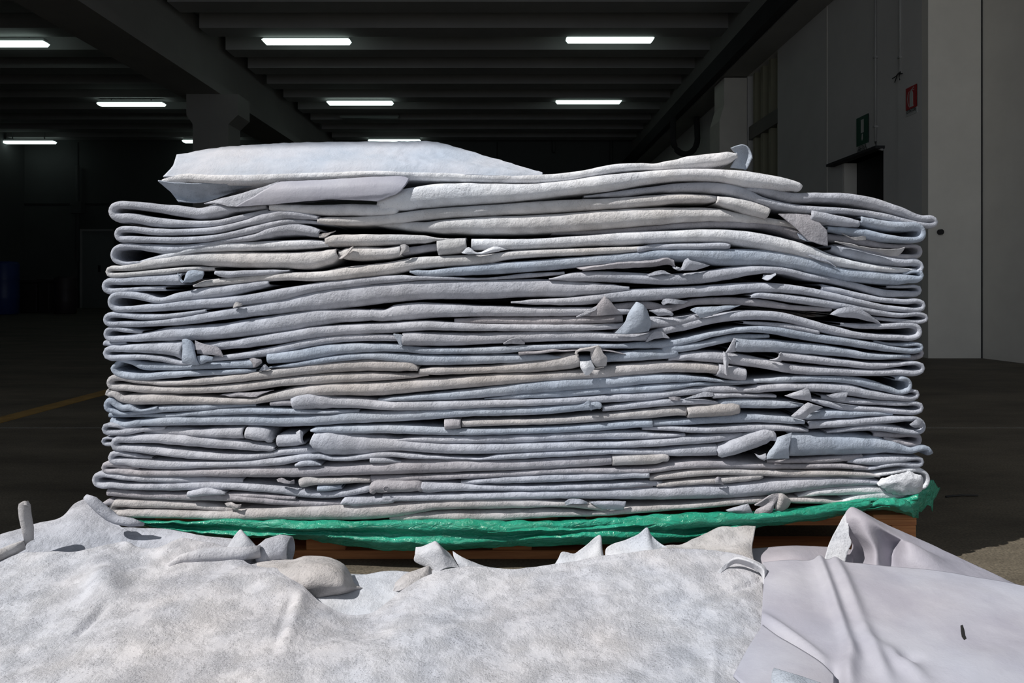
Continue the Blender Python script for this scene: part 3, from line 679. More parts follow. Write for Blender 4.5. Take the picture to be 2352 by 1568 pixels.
hide('T10', 'G', 'very thick grey hide swelling in the middle from a tight loop at the left edge',
 'a 920 1372 1402 8, 700 1402 1440 4, 400 1412 1458 2, 250 1398 1444, L115, 250 1468 1516, 500 1462 1510, 800 1420 1492, 1000 1388 1462, 1200 1350 1442, 1500 1285 1415, 1800 1215 1392, 2100 1185 1355, 2350 1165 1325, b 400 1148 1302, 800 1148 1300, 1200 1140 1288, 1500 1145 1285, 1700 1166 1270, 1850 1180 1255, 2000 1200 1232 6')
hide('T11', 'G', 'grey lip in the upper middle running right over a hump to a small loop',
 'b 1085 1318 1332 4, 1300 1298 1342 0, 1500 1290 1345, 1700 1268 1340, 1900 1232 1322, 2200 1214 1310, c 300 1196 1288, 600 1178 1268, 800 1170 1248, 1000 1178 1252, 1200 1205 1272, 1400 1248 1312, 1600 1298 1350, 1800 1342 1390, 1950 1358 1400, R2116, 1960 1298 1338 2, 1800 1288 1328 4, 1600 1248 1300 6, 1450 1212 1262 8, 1300 1180 1240 12')
hide('T12', 'G', 'granular grey hide with a pointed start, passing above the half-round flap at right',
 'c 758 1270 1290 0, 800 1248 1292, 900 1250 1300, 1100 1268 1330, 1300 1296 1358, 1500 1328 1385, 1700 1368 1420, 1900 1402 1442, R2132, 1950 1452 1484 4, 1800 1442 1470 10, 1650 1425 1450 20')
hide('T12b', 'M', 'shaded hide between two long folds, right of centre, below the pointed one',
 'b 1880 1335 1395 12, 2182 1320 1380 10, c 100 1345 1400 10, 300 1300 1352 10, 600 1285 1342 8, 850 1302 1360 6, 1100 1345 1385 6, 1380 1362 1395 8')
flap('T12', 'G', ['c 1362 1416 4, 1430 1372 -4, 1550 1358 -8, 1650 1405 -8, 1750 1478 0', 'c 1400 1425 0, 1450 1410 -6, 1560 1405 -8, 1650 1440 -6, 1750 1485 0', 'c 1440 1436 8, 1500 1440 4, 1580 1450 4, 1660 1468 4, 1740 1488 6'], 'half-round flap', 'flap', th=.003)
hide('T13', 'G', 'thick hide from a small loop at the left edge, behind the triangular grey flap',
 'd 420 62 92 8, 300 44 82 2, 220 36 72, L115, 250 102 152, 400 85 152, 650 35 148, a 1000 1490 1612, 1300 1442 1580, 1600 1398 1545, 1720 1380 1520, 2000 1378 1480, 2350 1398 1448, b 0 1378 1466, 100 1380 1472, 200 1342 1470, 300 1330 1462, 600 1336 1440, 900 1350 1438, 1300 1360 1436, 1700 1362 1430, 1900 1372 1420 4, 2100 1370 1410 12')
hide('T13b', 'M', 'shaded strip of hide behind the twisted pointed flap, middle of the stack',
 'b 650 1450 1490 14, 900 1438 1488 8, 1300 1436 1500 8, 1600 1430 1496 8, 1950 1415 1480 8')
flap('T13', 'G', ['b 1590 1438 0, 1650 1400 -6, 1760 1340 -8, 1790 1300 -6', 'b 1620 1434 0, 1680 1410 -8, 1740 1380 -10, 1790 1330 -6'], 'narrow folded flap', 'flap', th=.003)
flap('T13', 'M', ['b 1805 1275 -4, 1815 1278 -6, 1830 1295 -6, 1850 1310 -4', 'b 1745 1350 -8, 1800 1340 -14, 1850 1345 -12, 1900 1370 -6', 'b 1690 1430 -2, 1780 1425 -8, 1870 1415 -8, 1940 1405 -2'], 'triangular grey flap', 'flap', th=.003)
hide('T13c', 'G', 'hide with a big cone-shaped twisted flap hanging out, centre right',
 'b 1880 1560 1568 6, 1960 1500 1560 2, 2140 1440 1530 0, 2350 1440 1520, c 150 1440 1510 2, 300 1420 1480 4, 450 1390 1450 10')
flap('T13c', 'B', ['b 2050 1318 -12, 2070 1320 -16, 2110 1345 -16, 2140 1385 -10', 'b 1990 1410 -14, 2050 1390 -26, 2110 1400 -26, 2160 1450 -12', 'b 1960 1480 -12, 2040 1480 -22, 2120 1490 -22, 2170 1490 -10', 'b 1885 1562 -4, 1960 1568 -12, 2060 1560 -12, 2150 1545 -6'], 'blue-grey cone-shaped flap', 'flap', th=.003)
flap('T13c', 'B', ['c 285 1380 0, 330 1362 -4, 500 1352 -2, 680 1345 6', 'c 330 1410 -6, 400 1400 -10, 500 1385 -8, 640 1360 4', 'c 362 1445 -4, 420 1430 -6, 500 1405 -4, 600 1375 6'], None, 'flap', th=.003)
flap('T13c', 'G', ['b 2245 1330 -2, 2270 1298 -6, 2350 1300 -6, c 270 1315 4', 'b 2260 1345 -2, 2300 1330 -10, 2350 1335 -8, c 240 1335 2'], None, 'torn_lip', th=.003)
flap('T13c', 'G', ['b 2150 1390 0, 2250 1370 -8, 2310 1385 -10, 2340 1410 -8', 'b 2190 1410 0, 2260 1400 -10, 2300 1410 -12, 2335 1425 -8', 'b 2220 1430 4, 2270 1425 -2, 2310 1425 -4, 2320 1430 -4'], None, 'torn_lip', th=.003)
hide('T14', 'G', 'smooth grey lip crossing the centre just above the level of the cone flap tip',
 'd 800 170 215 16, 1100 140 210 4, 1250 110 200 0, 1500 72 165, 1700 42 130, 2000 18 102, 2350 8 92, e 200 -4 75, 400 -10 66, 700 4 70, 1000 14 70, 1500 18 68, 1800 14 62, 1950 8 48 2, 2100 0 30 12')
hide('T16', 'G', 'long hide with wide open cut end left of centre, flowing over the right-hand hump',
 'e 245 82 185 -6, 280 80 186 -6, 500 84 186 -2, 700 84 184 0, 1000 78 168, 1300 68 156, 1600 68 148, 1900 82 150, 2050 88 148, 2182 68 135, f 100 28 96, 250 -12 68, 450 -50 18, c 600 1396 1472, 800 1386 1462, 1000 1400 1474, 1200 1448 1528, 1400 1505 1580, 1600 1552 1606, f 1750 92 138, 1900 96 142, R2086, 1920 0 50, 1800 12 52, 1600 14 50 3, 1450 2 30 10')
flap('T16', 'B', ['e 178 90 0, 200 92 -4, 250 96 -4', 'e 205 140 0, 225 140 -4, 250 130 -4', 'e 230 180 0, 240 176 -4, 250 170 -2'], None, 'torn_lip', th=.003)
flap('T16', 'G', ['e 1030 165 0, 1080 132 -6, 1150 125 -6, 1192 165 0', 'e 1030 168 2, 1080 165 -2, 1140 168 -2, 1192 170 2'], None, 'small_flap', th=.003)
flap('T16', 'G', ['e 2125 148 -2, 2180 80 -4, 2250 70 -6, 2310 120 -2', 'e 2140 150 -2, 2190 130 -8, 2250 120 -8, 2310 126 -2'], None, 'small_flap', th=.003)
hide('T15', 'G', 'grey hide with a round loop at the left edge behind the twisted strap-like flap',
 'd 722 142 300 -2, 650 148 272 -2, 500 158 252, 350 168 240, 240 180 236, L108, 250 248 298, 400 248 292, 550 262 306, 730 298 334 2, 960 268 305 6, 1150 240 290 2, 1400 192 262, 1600 150 215, 1800 110 178, 2000 94 155, 2350 92 148, e 150 97 152, 240 100 150 2, 350 110 150 14')
flap('T15', 'B', ['d 732 132 -8, 760 128 -14, 800 140 -12, 820 160 -6', 'd 735 200 -8, 770 200 -16, 815 205 -14, 830 215 -8', 'd 730 290 -8, 780 275 -14, 830 270 -14, 850 290 -8', 'd 735 315 -4, 790 325 -8, 850 328 -8, 870 325 -4'], 'twisted strap-like flap', 'flap', th=.004)
flap('T15', 'B', ['d 845 262 -4, 900 255 -8, 970 268 -6', 'd 850 295 -4, 905 290 -12, 965 300 -6', 'd 855 325 0, 900 318 -6, 930 300 -4'], None, 'torn_lip', th=.003)
flap('T15', 'M', ['d 830 140 6, 900 165 2, 1010 195 -2, 1050 262 -2', 'd 840 200 4, 900 215 -2, 960 225 -4, 1048 265 -2', 'd 850 245 4, 900 248 0, 960 252 -2, 1040 268 0'], None, 'flap', th=.003)
hide('T17', 'B', 'blue-tinged hide with an open cut end left of centre, one layer below the strap flap',
 'd 1382 245 325 -5, 1420 238 325 -4, 1600 214 312 0, 1800 178 280, 2000 166 245, 2182 165 235, 2350 168 225, e 200 172 235, 400 195 245, 700 202 246, 1000 190 242, 1300 176 222, 1600 168 205, 1900 168 206, 2150 150 205, f 100 142 205, 300 108 162, 500 65 108, 700 34 82, 900 32 88, 1100 58 125, 1300 92 160, 1500 118 185, 1700 152 215, 1900 192 238, R2096, 1960 158 190 4, 1850 160 185 10, 1700 135 160 18')
hide('T18', 'B', 'bright blue-grey hide crossing below the centre and dipping under the ringed strap',
 'd 1400 345 352 6, 1600 312 345 2, 1800 272 322 0, 2000 245 300, 2182 238 290, e 0 236 290, 150 238 305, 300 245 332, 500 252 338, 800 252 330, 1100 248 318, 1350 250 295, 1450 262 285 2, 1700 260 315 10, 1850 236 312 4, 2100 218 298 0, 2350 195 272, f 100 185 258, 300 165 222, 450 135 188 2, 600 100 155 4, 900 92 120 10')
hide('T18b', 'M', 'thin ropy edge of hide in the gap left of the ringed strap',
 'e 1145 232 258 -4, 1200 226 250 -4, 1320 222 244, 1400 208 232, 1480 214 228, 1600 212 222, 1800 212 222, 1880 222 232, 1970 244 252 0', depth=.1)
hide('T19', 'T', 'tan-grey hide with pointed right end, left of centre below the blue-tinged cut end',
 'e 368 352 380 -2, 310 308 382 -4, 200 298 385 -3, 0 286 384 0, d 2100 290 385, 1800 310 402, 1500 350 432, 1200 398 462, 900 428 486, 700 452 490 2, 500 448 486 4, 350 430 470 4, 250 405 455 2, L138, 250 478 532, 400 486 546, 600 498 552, 900 494 550, 1200 468 538, 1500 428 500, 1800 400 482, 2182 388 462, e 100 392 452, 300 396 436 4, 450 390 415 12')
hide('T19r', 'T', 'tan hide rising to the right into a strap with a round hole',
 'e 375 362 402 0, 500 350 410, 700 345 405, 900 338 398, 1100 318 392, 1300 290 388, 1450 258 378, 1560 235 365 -3, 1615 232 352 -5')
flap('T19r', 'T', ['e 1590 235 -6, 1640 222 -10, 1700 225 -10, 1715 250 -8', 'e 1585 240 -4, 1630 215 -14, 1700 200 -14, 1770 182 -8'], 'upper rim of the round hole', 'hole_rim', th=.006)
flap('T19r', 'T', ['e 1700 205 -4, 1740 190 -10, 1775 182 -6', 'e 1700 250 -8, 1750 235 -14, 1800 240 -8', 'e 1712 300 -8, 1770 290 -14, 1828 275 -8', 'e 1740 342 -4, 1790 342 -8, 1822 335 -4'], 'grainy end lobe of the strap', 'strap_end', th=.005)
flap('T19r', 'W', ['e 1618 300 -10, 1660 300 -14, 1705 292 -10', 'e 1622 350 -12, 1670 350 -20, 1732 345 -10', 'e 1645 388 -10, 1680 392 -14, 1728 360 -10', 'e 1660 408 -8, 1685 405 -10, 1710 385 -8'], 'small pale tongue hanging below the hole', 'tongue', th=.003)
hide('L10', 'B', 'deep blue-grey hide with a dark hooked loop at the left edge, below the strap flap',
 'd 1282 285 356 0, 1200 290 360 2, 1000 302 362 2, 800 312 372 3, 600 312 378 4, 420 305 370 6, 320 285 325 8, 250 280 312 8, 215 310 350 4, 192 335 375 0, 215 365 412 0, 300 388 448, 400 396 455, 600 380 442, 800 374 422, 1000 370 412 2, 1200 362 400 2, 1300 362 385 8')
flap('L10', 'M', ['d 1250 282 -2, 1290 276 -8, 1345 290 -4', 'd 1275 320 -4, 1310 315 -12, 1348 315 -4', 'd 1280 350 -2, 1300 345 -4, 1310 340 0'], None, 'torn_knot', th=.004)
flap('L10', 'G', ['d 1330 365 0, 1370 325 -6, 1410 355 0', 'd 1325 372 0, 1370 368 -6, 1405 360 0'], None, 'torn_lip', th=.003)
hide('T21', 'T', 'hide with a lumpy hooked left end, running into an open roll far right',
 'd 170 505 540 4, 152 530 575 2, 200 530 582 -2, 255 565 620 -2, 330 556 640 0, 500 548 642, 800 572 636, 1100 590 636, 1280 584 634, 1420 552 618, 1600 505 598, 1800 478 578, 2000 470 572, 2182 468 575, e 100 462 572, 350 445 548, 600 432 525, 800 415 508, 1000 402 490, 1300 396 464, 1600 372 450, 1900 335 428, 2182 308 405, f 100 305 392, 300 316 392, 450 322 396, 508 330 404 2')
flap('T21', 'M', ['d 1020 560 10, 1150 540 8, 1300 535 8, 1440 520 10', 'd 1080 570 8, 1180 560 2, 1260 570 0, 1400 535 8', 'd 1100 575 8, 1200 575 4, 1290 576 0, 1340 560 6'], None, 'flap', th=.003)
hide('T21c', 'G', 'short open roll crossed by a torn vertical strip, right of centre',
 'f 508 322 420 -6, 560 330 440 -6, 640 345 456, 722 360 460 -5', depth=.2)
flap('T21c', 'G', ['f 540 225 -6, 555 235 -10, 570 232 -6', 'f 540 290 -8, 562 300 -14, 585 290 -8', 'f 545 340 -8, 562 350 -16, 580 345 -8', 'f 550 400 -8, 570 410 -14, 590 405 -8'], 'torn vertical strip', 'torn_strip', th=.003)
hide('T21b', 'G', 'grey hide arching from behind the torn strip to a big dark loop at right',
 'f 120 275 300 6, 250 235 300 2, 400 226 312 0, 540 232 322, 700 252 342, 900 292 368, 1100 330 402, 1400 352 412, 1700 368 416, 1900 365 412, R2106, 1960 306 335 2, 1850 312 352 2, 1700 312 365 0, 1500 290 348, 1250 258 325, 1050 234 305, 985 232 298 -4')
flap('T21b', 'G', ['f 990 232 -3, 975 250 -8, 965 275 -4', 'f 1000 250 -2, 960 285 -10, 900 288 -2', 'f 990 300 -2, 960 298 -6, 920 295 0'], None, 'torn_lip', th=.003)
hide('T20r', 'B', 'blue-grey hide with a flared open cut end, right side above the dark gap',
 'f 640 122 225 -8, 680 124 235 -6, 900 134 236 -2, 1100 152 245 0, 1300 172 258, 1500 202 272, 1700 240 292, 1850 250 288, 1990 248 278 4')
flap('T20r', 'G', ['f 640 125 -8, 620 125 -6, 625 150 0', 'f 630 205 -6, 580 215 -10, 560 230 -2', 'f 640 225 -4, 600 232 -6, 570 240 0'], None, 'torn_lip', th=.003)
hide('T16b', 'G', 'shaded lip ending in a cut point under the right-hand hump',
 'f 700 -10 15 14, 900 0 35 8, 1100 20 62 4, 1286 62 98 2', depth=.25)
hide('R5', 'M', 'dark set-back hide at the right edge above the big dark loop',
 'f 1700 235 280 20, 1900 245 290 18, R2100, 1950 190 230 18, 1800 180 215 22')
hide('T22', 'B', 'blue-grey hide climbing from lower left centre to the right, its end curled up bright blue',
 'e 60 590 612 10, 200 575 612 4, 400 556 608 2, 700 528 602 0, 1000 492 582, 1300 458 555, 1600 432 532, 1900 415 512, 2182 402 482, f 0 400 472, 200 402 468, 400 424 455 2, 600 450 468 4, 800 440 470 4, 1100 415 466 2, 1300 412 464, 1540 420 484, 1700 448 522, 1830 492 548, 1920 525 560 0, R2012, 1930 412 458 -2, 1870 418 450 6')
hide('T23', 'B', 'slim blue-grey lip just under the climbing hide, centre to right, cut short',
 'e 880 588 596 10, 1200 548 590 5, 1500 522 582 4, 1800 502 562 4, 2182 482 545 2, f 0 482 532, 200 466 516, 340 462 492 0, 500 465 490 12, 800 450 475 16')
hide('T24', 'G', 'grey hide with flat folded end left of centre, waving right across the lower half',
 'd 1572 580 690 -6, 1620 556 690 -8, 1700 540 685 -8, 1800 558 680 -4, 1900 578 668 0, 2100 590 670, 2350 616 684, e 250 614 686, 600 606 680, 900 602 662, 1300 594 648, 1700 572 628, 2000 550 614, 2182 538 602, f 100 532 586, 350 500 562, 550 488 548, 720 508 546, 850 480 548, 1000 466 536, 1150 474 534, 1350 476 545, 1500 480 568, 1700 528 596, 1900 562 608, R2066, 1980 518 545 6, 1920 520 545 14')
hide('T24b', 'M', 'small shaded roll tucked behind the flat folded end, left of centre',
 'd 1410 615 645 4, 1480 602 648, 1600 598 645 6', depth=.2)
flap('T24', 'G', ['f 1015 565 -2, 1100 535 -8, 1195 502 -8', 'f 1060 580 -4, 1130 560 -14, 1215 550 -8', 'f 1120 595 -2, 1170 600 -8, 1225 606 -6'], 'cone-shaped pale flap', 'flap', th=.003)
flap('T24', 'G', ['f 1340 560 0, 1420 545 -4, 1508 540 -4', 'f 1370 580 0, 1430 575 -8, 1495 570 -6', 'f 1400 595 2, 1440 605 -4, 1475 612 -4'], None, 'flap', th=.003)
flap('T24', 'G', ['f 240 588 0, 320 560 -4, 400 535 -4, 465 545 -2', 'f 240 590 0, 330 580 -6, 400 575 -6, 468 572 -2'], None, 'torn_lip', th=.003)
hide('L13', 'B', 'blue hide with a crumpled double loop at the left edge, middle height',
 'd 540 648 672 0, 470 665 688 0, 400 672 692 0, 350 655 690 -3, 315 630 690 -4, 260 635 690 -2, 210 608 660, 170 576 632, L112, 180 660 708 2, 260 690 722 2, 380 682 716 6, 520 650 705 4, 700 638 692 2, 900 632 682 2, 1100 632 662 6, 1300 630 650 12')
hide('T25r', 'B', 'blue-grey lip cut off left under the pale cone flap, right side',
 'f 480 620 640 8, 560 595 662 0, 700 590 670, 900 600 672, 1050 612 668, 1170 632 652 0', depth=.3)
hide('T25s', 'G', 'short pale lip directly under the waving hide, right of centre',
 'f 470 552 592 -2, 600 548 582 0, 800 555 582 4, 950 560 580 10', depth=.2)
hide('R6', 'G', 'grey hide with a loop at the right edge behind the folded-over corner, lower half',
 'f 1220 588 615 4, 1350 608 655 2, 1450 628 680, 1600 648 692, 1800 660 706, 1930 672 715, R2102, 1950 612 650 2, 1800 605 645 3, 1650 598 640 4, 1450 570 625 8, 1300 560 600 14')
hide('T26', 'B', 'blue-grey lip left of centre, running under the flat folded end',
 'd 165 700 735 22, 400 705 735 14, 650 705 735 6, 780 690 728 2, 1000 668 722, 1200 660 716, 1400 662 712, 1600 672 712, 1850 680 708 4, 2100 672 700 14')
hide('T27', 'B', 'bright blue hide across the lower middle ending in a knotted cut end',
 'd 175 735 775 16, 230 765 812 4, 400 752 808 2, 600 732 805, 900 724 802, 1200 718 804, 1500 725 812, 1800 712 802, 2000 700 788, 2350 692 776, e 200 688 772, 500 670 754, 800 660 732, 1100 658 724, 1400 645 712, 1600 622 692, 1700 608 684 -2, 1760 606 680 -4, 1782 640 678 -4')
flap('T27', 'B', ['e 1640 650 -8, 1660 615 -14, 1690 600 -12, 1700 610 -8', 'e 1645 660 -8, 1680 640 -16, 1700 640 -14, 1712 680 -8'], 'knotted crease near the end', 'knot', th=.004)
hide('T28', 'G', 'grey lip starting pointed right of the knotted blue end',
 'e 1795 650 692 0, 1900 636 686, 2100 606 670, 2250 592 655, f 100 590 650, 250 590 642, 400 600 636, 500 612 635 6')
flap('T28', 'M', ['f 120 580 -2, 160 572 -6, 215 580 -2', 'f 140 598 -2, 175 600 -8, 210 605 -2'], None, 'torn_lip', th=.003)
hide('T29a', 'M', 'small square-cut roll below the bright blue hide, centre',
 'e 572 756 834 -6, 620 754 830 -7, 698 756 822 -5', depth=.2)
hide('T29', 'T', 'brownish hide from the square-cut roll curving up right to a cut',
 'e 704 762 816 0, 900 756 806, 1200 752 796, 1500 735 790, 1800 705 772, 2000 688 755, 2182 672 745, f 100 658 735, 200 654 728, 262 654 730 0')
hide('T29r', 'T', 'short brown-tinged roll with a rounded right end, right of centre',
 'f 272 660 745 -7, 350 648 742 -7, 500 630 740, 620 618 732, 672 628 715 -4', depth=.2)
flap('R6', 'G', ['f 1065 725 -4, 1110 685 -10, 1160 640 -12, 1195 615 -8', 'f 1090 735 -6, 1140 710 -14, 1190 670 -16, 1240 630 -10', 'f 1100 742 -2, 1160 745 -6, 1220 700 -6, 1310 655 0'], 'folded-over corner', 'folded_corner', th=.005)
hide('R7', 'B', 'blue-grey lip running right from the folded-over corner, lower half',
 'f 1140 720 750 4, 1220 700 760 0, 1350 682 755, 1500 680 745, 1700 690 725 2, 1850 695 720 8')
hide('R7b', 'B', 'blue-grey lip behind and below the brown-tinged roll, cut at its right end',
 'e 2182 755 805 6, f 150 755 800 4, 400 730 790 2, 600 712 785 2, 750 708 782 0, 900 716 784, 1050 728 792, 1172 758 790 0')
hide('L15', 'G', 'grey hide with a loop at the left edge level with the bright blue hide',
 'd 420 800 825 12, 300 805 825 8, 200 780 812 0, L103, 190 832 878, 300 825 872, 420 812 850 6, 600 805 830 14')
hide('L15b', 'G', 'small grey loop peeping out at the left edge above the long flat fold',
 'd 260 890 905 10, 180 885 905 4, L105, 180 925 958 2, 260 935 955 14')
hide('L15c', 'G', 'grey hide torn into two blunt ends, lower left',
 'd 440 812 868 18, 700 815 880 12, 860 828 890 4, 1000 818 900 0, 1120 812 908, 1195 812 908 -2')
hide('L15d', 'G', 'blunt torn stub of hide right of the torn hide, lower left',
 'd 1215 812 908 -3, 1300 812 925 -4, 1370 828 935, 1400 880 938 -2, 1425 905 930 0', depth=.2)
hide('T30', 'B', 'slim blue-grey hide crossing to the right just above the wide flattened cut end',
 'd 1720 830 848 4, 1760 815 855 0, 2000 802 864, 2350 798 872, e 200 796 860, 400 808 872, 700 822 876, 1000 822 870, 1300 814 862, 1600 798 852, 1800 780 842, 2000 762 826, 2182 755 812')
hide('L16', 'G', 'long flat grey hide with a narrow left loop, lower third, cut left of centre',
 'd 1442 962 990 0, 1400 942 1006 0, 1200 918 996, 1000 896 984, 700 872 962, 450 868 940, 280 874 938, L168, 280 952 1000, 500 962 1030, 700 984 1052, 900 1005 1064, 1100 1020 1068, 1300 1018 1062, 1400 1005 1050 4, 1480 985 1035 2, 1650 968 1028, 1800 962 1015 6')
hide('L16b', 'G', 'square stub of hide with a ragged right edge, lower left',
 'd 1458 878 975 0, 1500 870 975 0, 1600 866 965, 1660 860 952 0', depth=.25)
flap('L16b', 'G', ['d 1610 850 -2, 1640 832 -8, 1665 845 -2', 'd 1620 890 -4, 1645 880 -12, 1662 890 -2', 'd 1640 930 -2, 1655 925 -8, 1665 940 0'], None, 'torn_edge', th=.003)
hide('T32', 'G', 'hide with a wide flattened cut end, lower left of centre, running right',
 'd 1722 858 960 -6, 1760 850 1000 -8, 1850 846 1036 -8, 1950 858 1038 -6, 2100 872 1036 -2, 2250 882 1022, 2350 890 1004, e 200 908 1008, 500 930 1022, 900 940 1024, 1200 935 1012, 1500 928 998, 1700 930 978, 1900 928 972, 2182 908 966, f 100 898 962, 300 882 952, 500 868 935, 650 858 912 4, 800 845 880 14')
hide('T33', 'G', 'slim grey lip above the long one, starting right of the wide flattened end',
 'e 200 905 915 4, 300 892 920, 500 882 938, 900 878 936, 1300 866 930, 1600 852 918, 1900 842 912, 2100 846 906, 2182 855 900, f 100 862 890 2, 250 858 885 6')
hide('T33r', 'G', 'grey lip under the brown-tinged roll, right side, lower half',
 'e 2100 810 835 10, 2182 805 835 6, f 150 805 840 2, 350 812 858 0, 550 804 856, 750 790 850, 900 788 846, 1050 798 848, 1200 822 848 2')
hide('R8', 'G', 'hide open-ended left with a knobbly loop at the right edge, lower third',
 'f 1206 768 826 -3, 1300 765 822 -2, 1500 752 812, 1700 735 795, 1850 726 782, 1960 730 768, 2060 738 780 0, R2112, 2000 830 872, 1900 806 862, 1750 790 842, 1600 796 842, 1450 820 850 2, 1340 842 856 4')
flap('R8', 'G', ['f 1980 790 -2, 2030 750 -10, 2080 760 -6', 'f 1990 800 -2, 2040 790 -12, 2080 800 -6', 'f 2020 815 -2, 2050 812 -6, 2070 815 -2'], None, 'knob', th=.004)
hide('R9', 'M', 'shaded hide with an open end loop at the right edge, above the broad draped one',
 'f 1700 840 890 14, 1900 850 895 12, R2086, 1980 925 962 4, 1900 905 945 6, 1780 880 915 12')
hide('R10', 'B', 'broad draped blue-grey hide on the lower right with a torn slanting left edge',
 'f 1058 850 1048 -6, 1100 852 1050 -6, 1300 858 1045 -4, 1500 868 1038 -2, 1700 884 1028 0, 1850 915 1018, 2000 966 1018, 2080 952 998, 2125 958 1000, 2142 985 1045 4')
flap('R10', 'B', ['f 960 885 -4, 1010 870 -8, 1070 850 -8', 'f 930 950 -6, 985 930 -14, 1065 900 -12', 'f 890 1000 -6, 950 990 -16, 1050 970 -14', 'f 865 1058 -4, 920 1052 -10, 1050 1048 -8'], 'slanting torn left edge', 'torn_edge', th=.004)
flap('R10', 'G', ['f 780 1010 -2, 820 1025 -4, 870 1010 -4', 'f 810 1045 -4, 845 1052 -8, 875 1045 -6', 'f 845 1062 -2, 858 1066 -4, 870 1060 -4'], None, 'torn_lip', th=.003)
hide('T34r', 'G', 'tilted thick roll rising right, lower right of centre',
 'f 505 985 1040 -6, 530 958 1055 -8, 650 905 1030 -10, 780 852 988, 870 818 955 -10, 925 835 935 -8, 955 900 925 -6', depth=.25)
hide('T34', 'G', 'grey hide from a lower left loop, running on to meet the tilted roll',
 'd 500 1035 1055 12, 300 1008 1042 4, 220 994 1036 0, L148, 240 1052 1106, 400 1062 1132, 600 1074 1142, 900 1074 1132, 1200 1068 1122, 1500 1042 1108, 1700 1016 1068, 1800 1018 1062, 1900 1040 1072, 2050 1032 1072, 2200 1004 1060, 2350 998 1042, e 150 1002 1042, 300 1014 1056, 500 1030 1058 2, 700 1040 1060 6, 850 1045 1062 4, 1000 1022 1064 0, 1300 1000 1052, 1600 986 1036, 1900 980 1022, 2182 985 1030, f 100 980 1038, 250 962 1042, 400 948 1044, 500 948 1040 0')
hide('T34m', 'G', 'small wedge of hide peeking out left of the mauve hide, lower left of centre',
 'd 1602 1095 1115 -2, 1650 1068 1118 -3, 1720 1066 1115, 1805 1095 1108 2', depth=.2)
hide('T34n', 'G', 'small flat-ended lip just above the mauve hide, left of centre',
 'd 2178 1042 1092 -2, 2250 1040 1092, e 100 1045 1090, 240 1072 1084 6', depth=.2)
hide('T35', 'M', 'thick mauve-grey hide across the lower middle ending in a blunt tan tip',
 'd 400 1115 1140 12, 250 1098 1132 6, 170 1076 1120 0, L95, 200 1130 1172, 350 1140 1190, 600 1145 1196, 900 1132 1200, 1200 1122 1206, 1500 1116 1208, 1700 1118 1204, 1900 1108 1196, 2182 1090 1192, e 0 1094 1188, 300 1070 1184, 600 1060 1172, 900 1066 1158, 1200 1068 1146, 1500 1050 1136, 1750 1034 1122, 1870 1030 1110')
hide('T35e', 'T', 'blunt tan tip at the right end of the mauve hide',
 'e 1872 1032 1116 -4, 2000 1022 1114 -4, 2200 1016 1104, 2290 1022 1085 -3, 2303 1040 1080 -2', depth=.3)
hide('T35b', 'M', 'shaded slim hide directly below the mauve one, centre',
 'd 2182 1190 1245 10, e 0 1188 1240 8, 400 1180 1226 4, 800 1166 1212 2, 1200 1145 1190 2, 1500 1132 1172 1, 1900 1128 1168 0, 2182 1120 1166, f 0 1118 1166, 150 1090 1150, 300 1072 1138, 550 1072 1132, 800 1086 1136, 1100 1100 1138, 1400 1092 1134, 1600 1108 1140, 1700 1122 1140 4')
hide('R11', 'G', 'grey hide with a bent loop at the right edge below the broad draped hide',
 'f 1500 1055 1085 12, 1600 1045 1100 4, 1750 1032 1112 0, 1900 1032 1092, 2010 1038 1070, R2102, 2010 1086 1128, 1900 1080 1114, 1800 1092 1124, 1700 1112 1140 4, 1550 1120 1145 12')
hide('R11b', 'M', 'shaded lip tucked right below the broad draped hide',
 'f 880 1060 1088 6, 1100 1055 1092 4, 1300 1045 1088 4, 1480 1030 1078 6, 1620 1020 1060 12')
hide('L19', 'G', 'blue-grey hide whose loop sticks out furthest at the lower left edge',
 'd 1200 1200 1250 12, 900 1195 1240 8, 600 1190 1240 3, 400 1178 1236, 250 1168 1222, 150 1155 1205, L24, 170 1238 1288, 300 1246 1296, 500 1242 1302, 700 1232 1306, 900 1230 1300, 1100 1236 1302, 1300 1248 1318, 1500 1268 1336, 1650 1292 1356, 1850 1312 1364, 2000 1296 1348, 2150 1262 1320, 2215 1248 1305 6')
hide('L19b', 'T', 'brown-grey roll with an open left end, lower left of centre',
 'd 1635 1215 1285 -4, 1665 1196 1285 -5, 1800 1208 1262 -2, 1950 1206 1252, 2040 1202 1245 0, 2182 1200 1240 6', depth=.25)
hide('L19c', 'B', 'tiny bluish roll under the brown-grey one, lower left of centre',
 'd 1772 1262 1310 -3, 1850 1260 1310, 1960 1256 1290 4', depth=.2)
flap('L19', 'M', ['d 1460 1210 0, 1500 1200 -6, 1560 1225 -4, 1600 1215 4', 'd 1470 1230 -2, 1510 1240 -8, 1560 1248 -6, 1600 1245 4'], None, 'torn_knot', th=.004)
hide('L19d', 'G', 'little wedge-shaped flap hide on the lower left front',
 'd 768 1310 1355 -4, 820 1298 1355 -6, 920 1276 1348, 1000 1298 1342, 1062 1318 1335 -2', depth=.15)
hide('T37', 'G', 'grey hide in the lower middle ending right in a slanted cut',
 'e 700 1225 1248 10, 850 1212 1248 2, 1100 1192 1248 0, 1500 1172 1238, 1900 1156 1218, 2080 1150 1208, 2155 1160 1205 -2')
hide('T37r', 'T', 'tan-grey lip on the lower right running on from the slanted cut',
 'e 2158 1190 1225 4, 2250 1172 1220 0, 2350 1160 1218, f 150 1158 1212, 350 1138 1196, 600 1130 1186, 850 1140 1192, 1100 1146 1198, 1400 1150 1196, 1600 1158 1196, 1750 1175 1195 4')
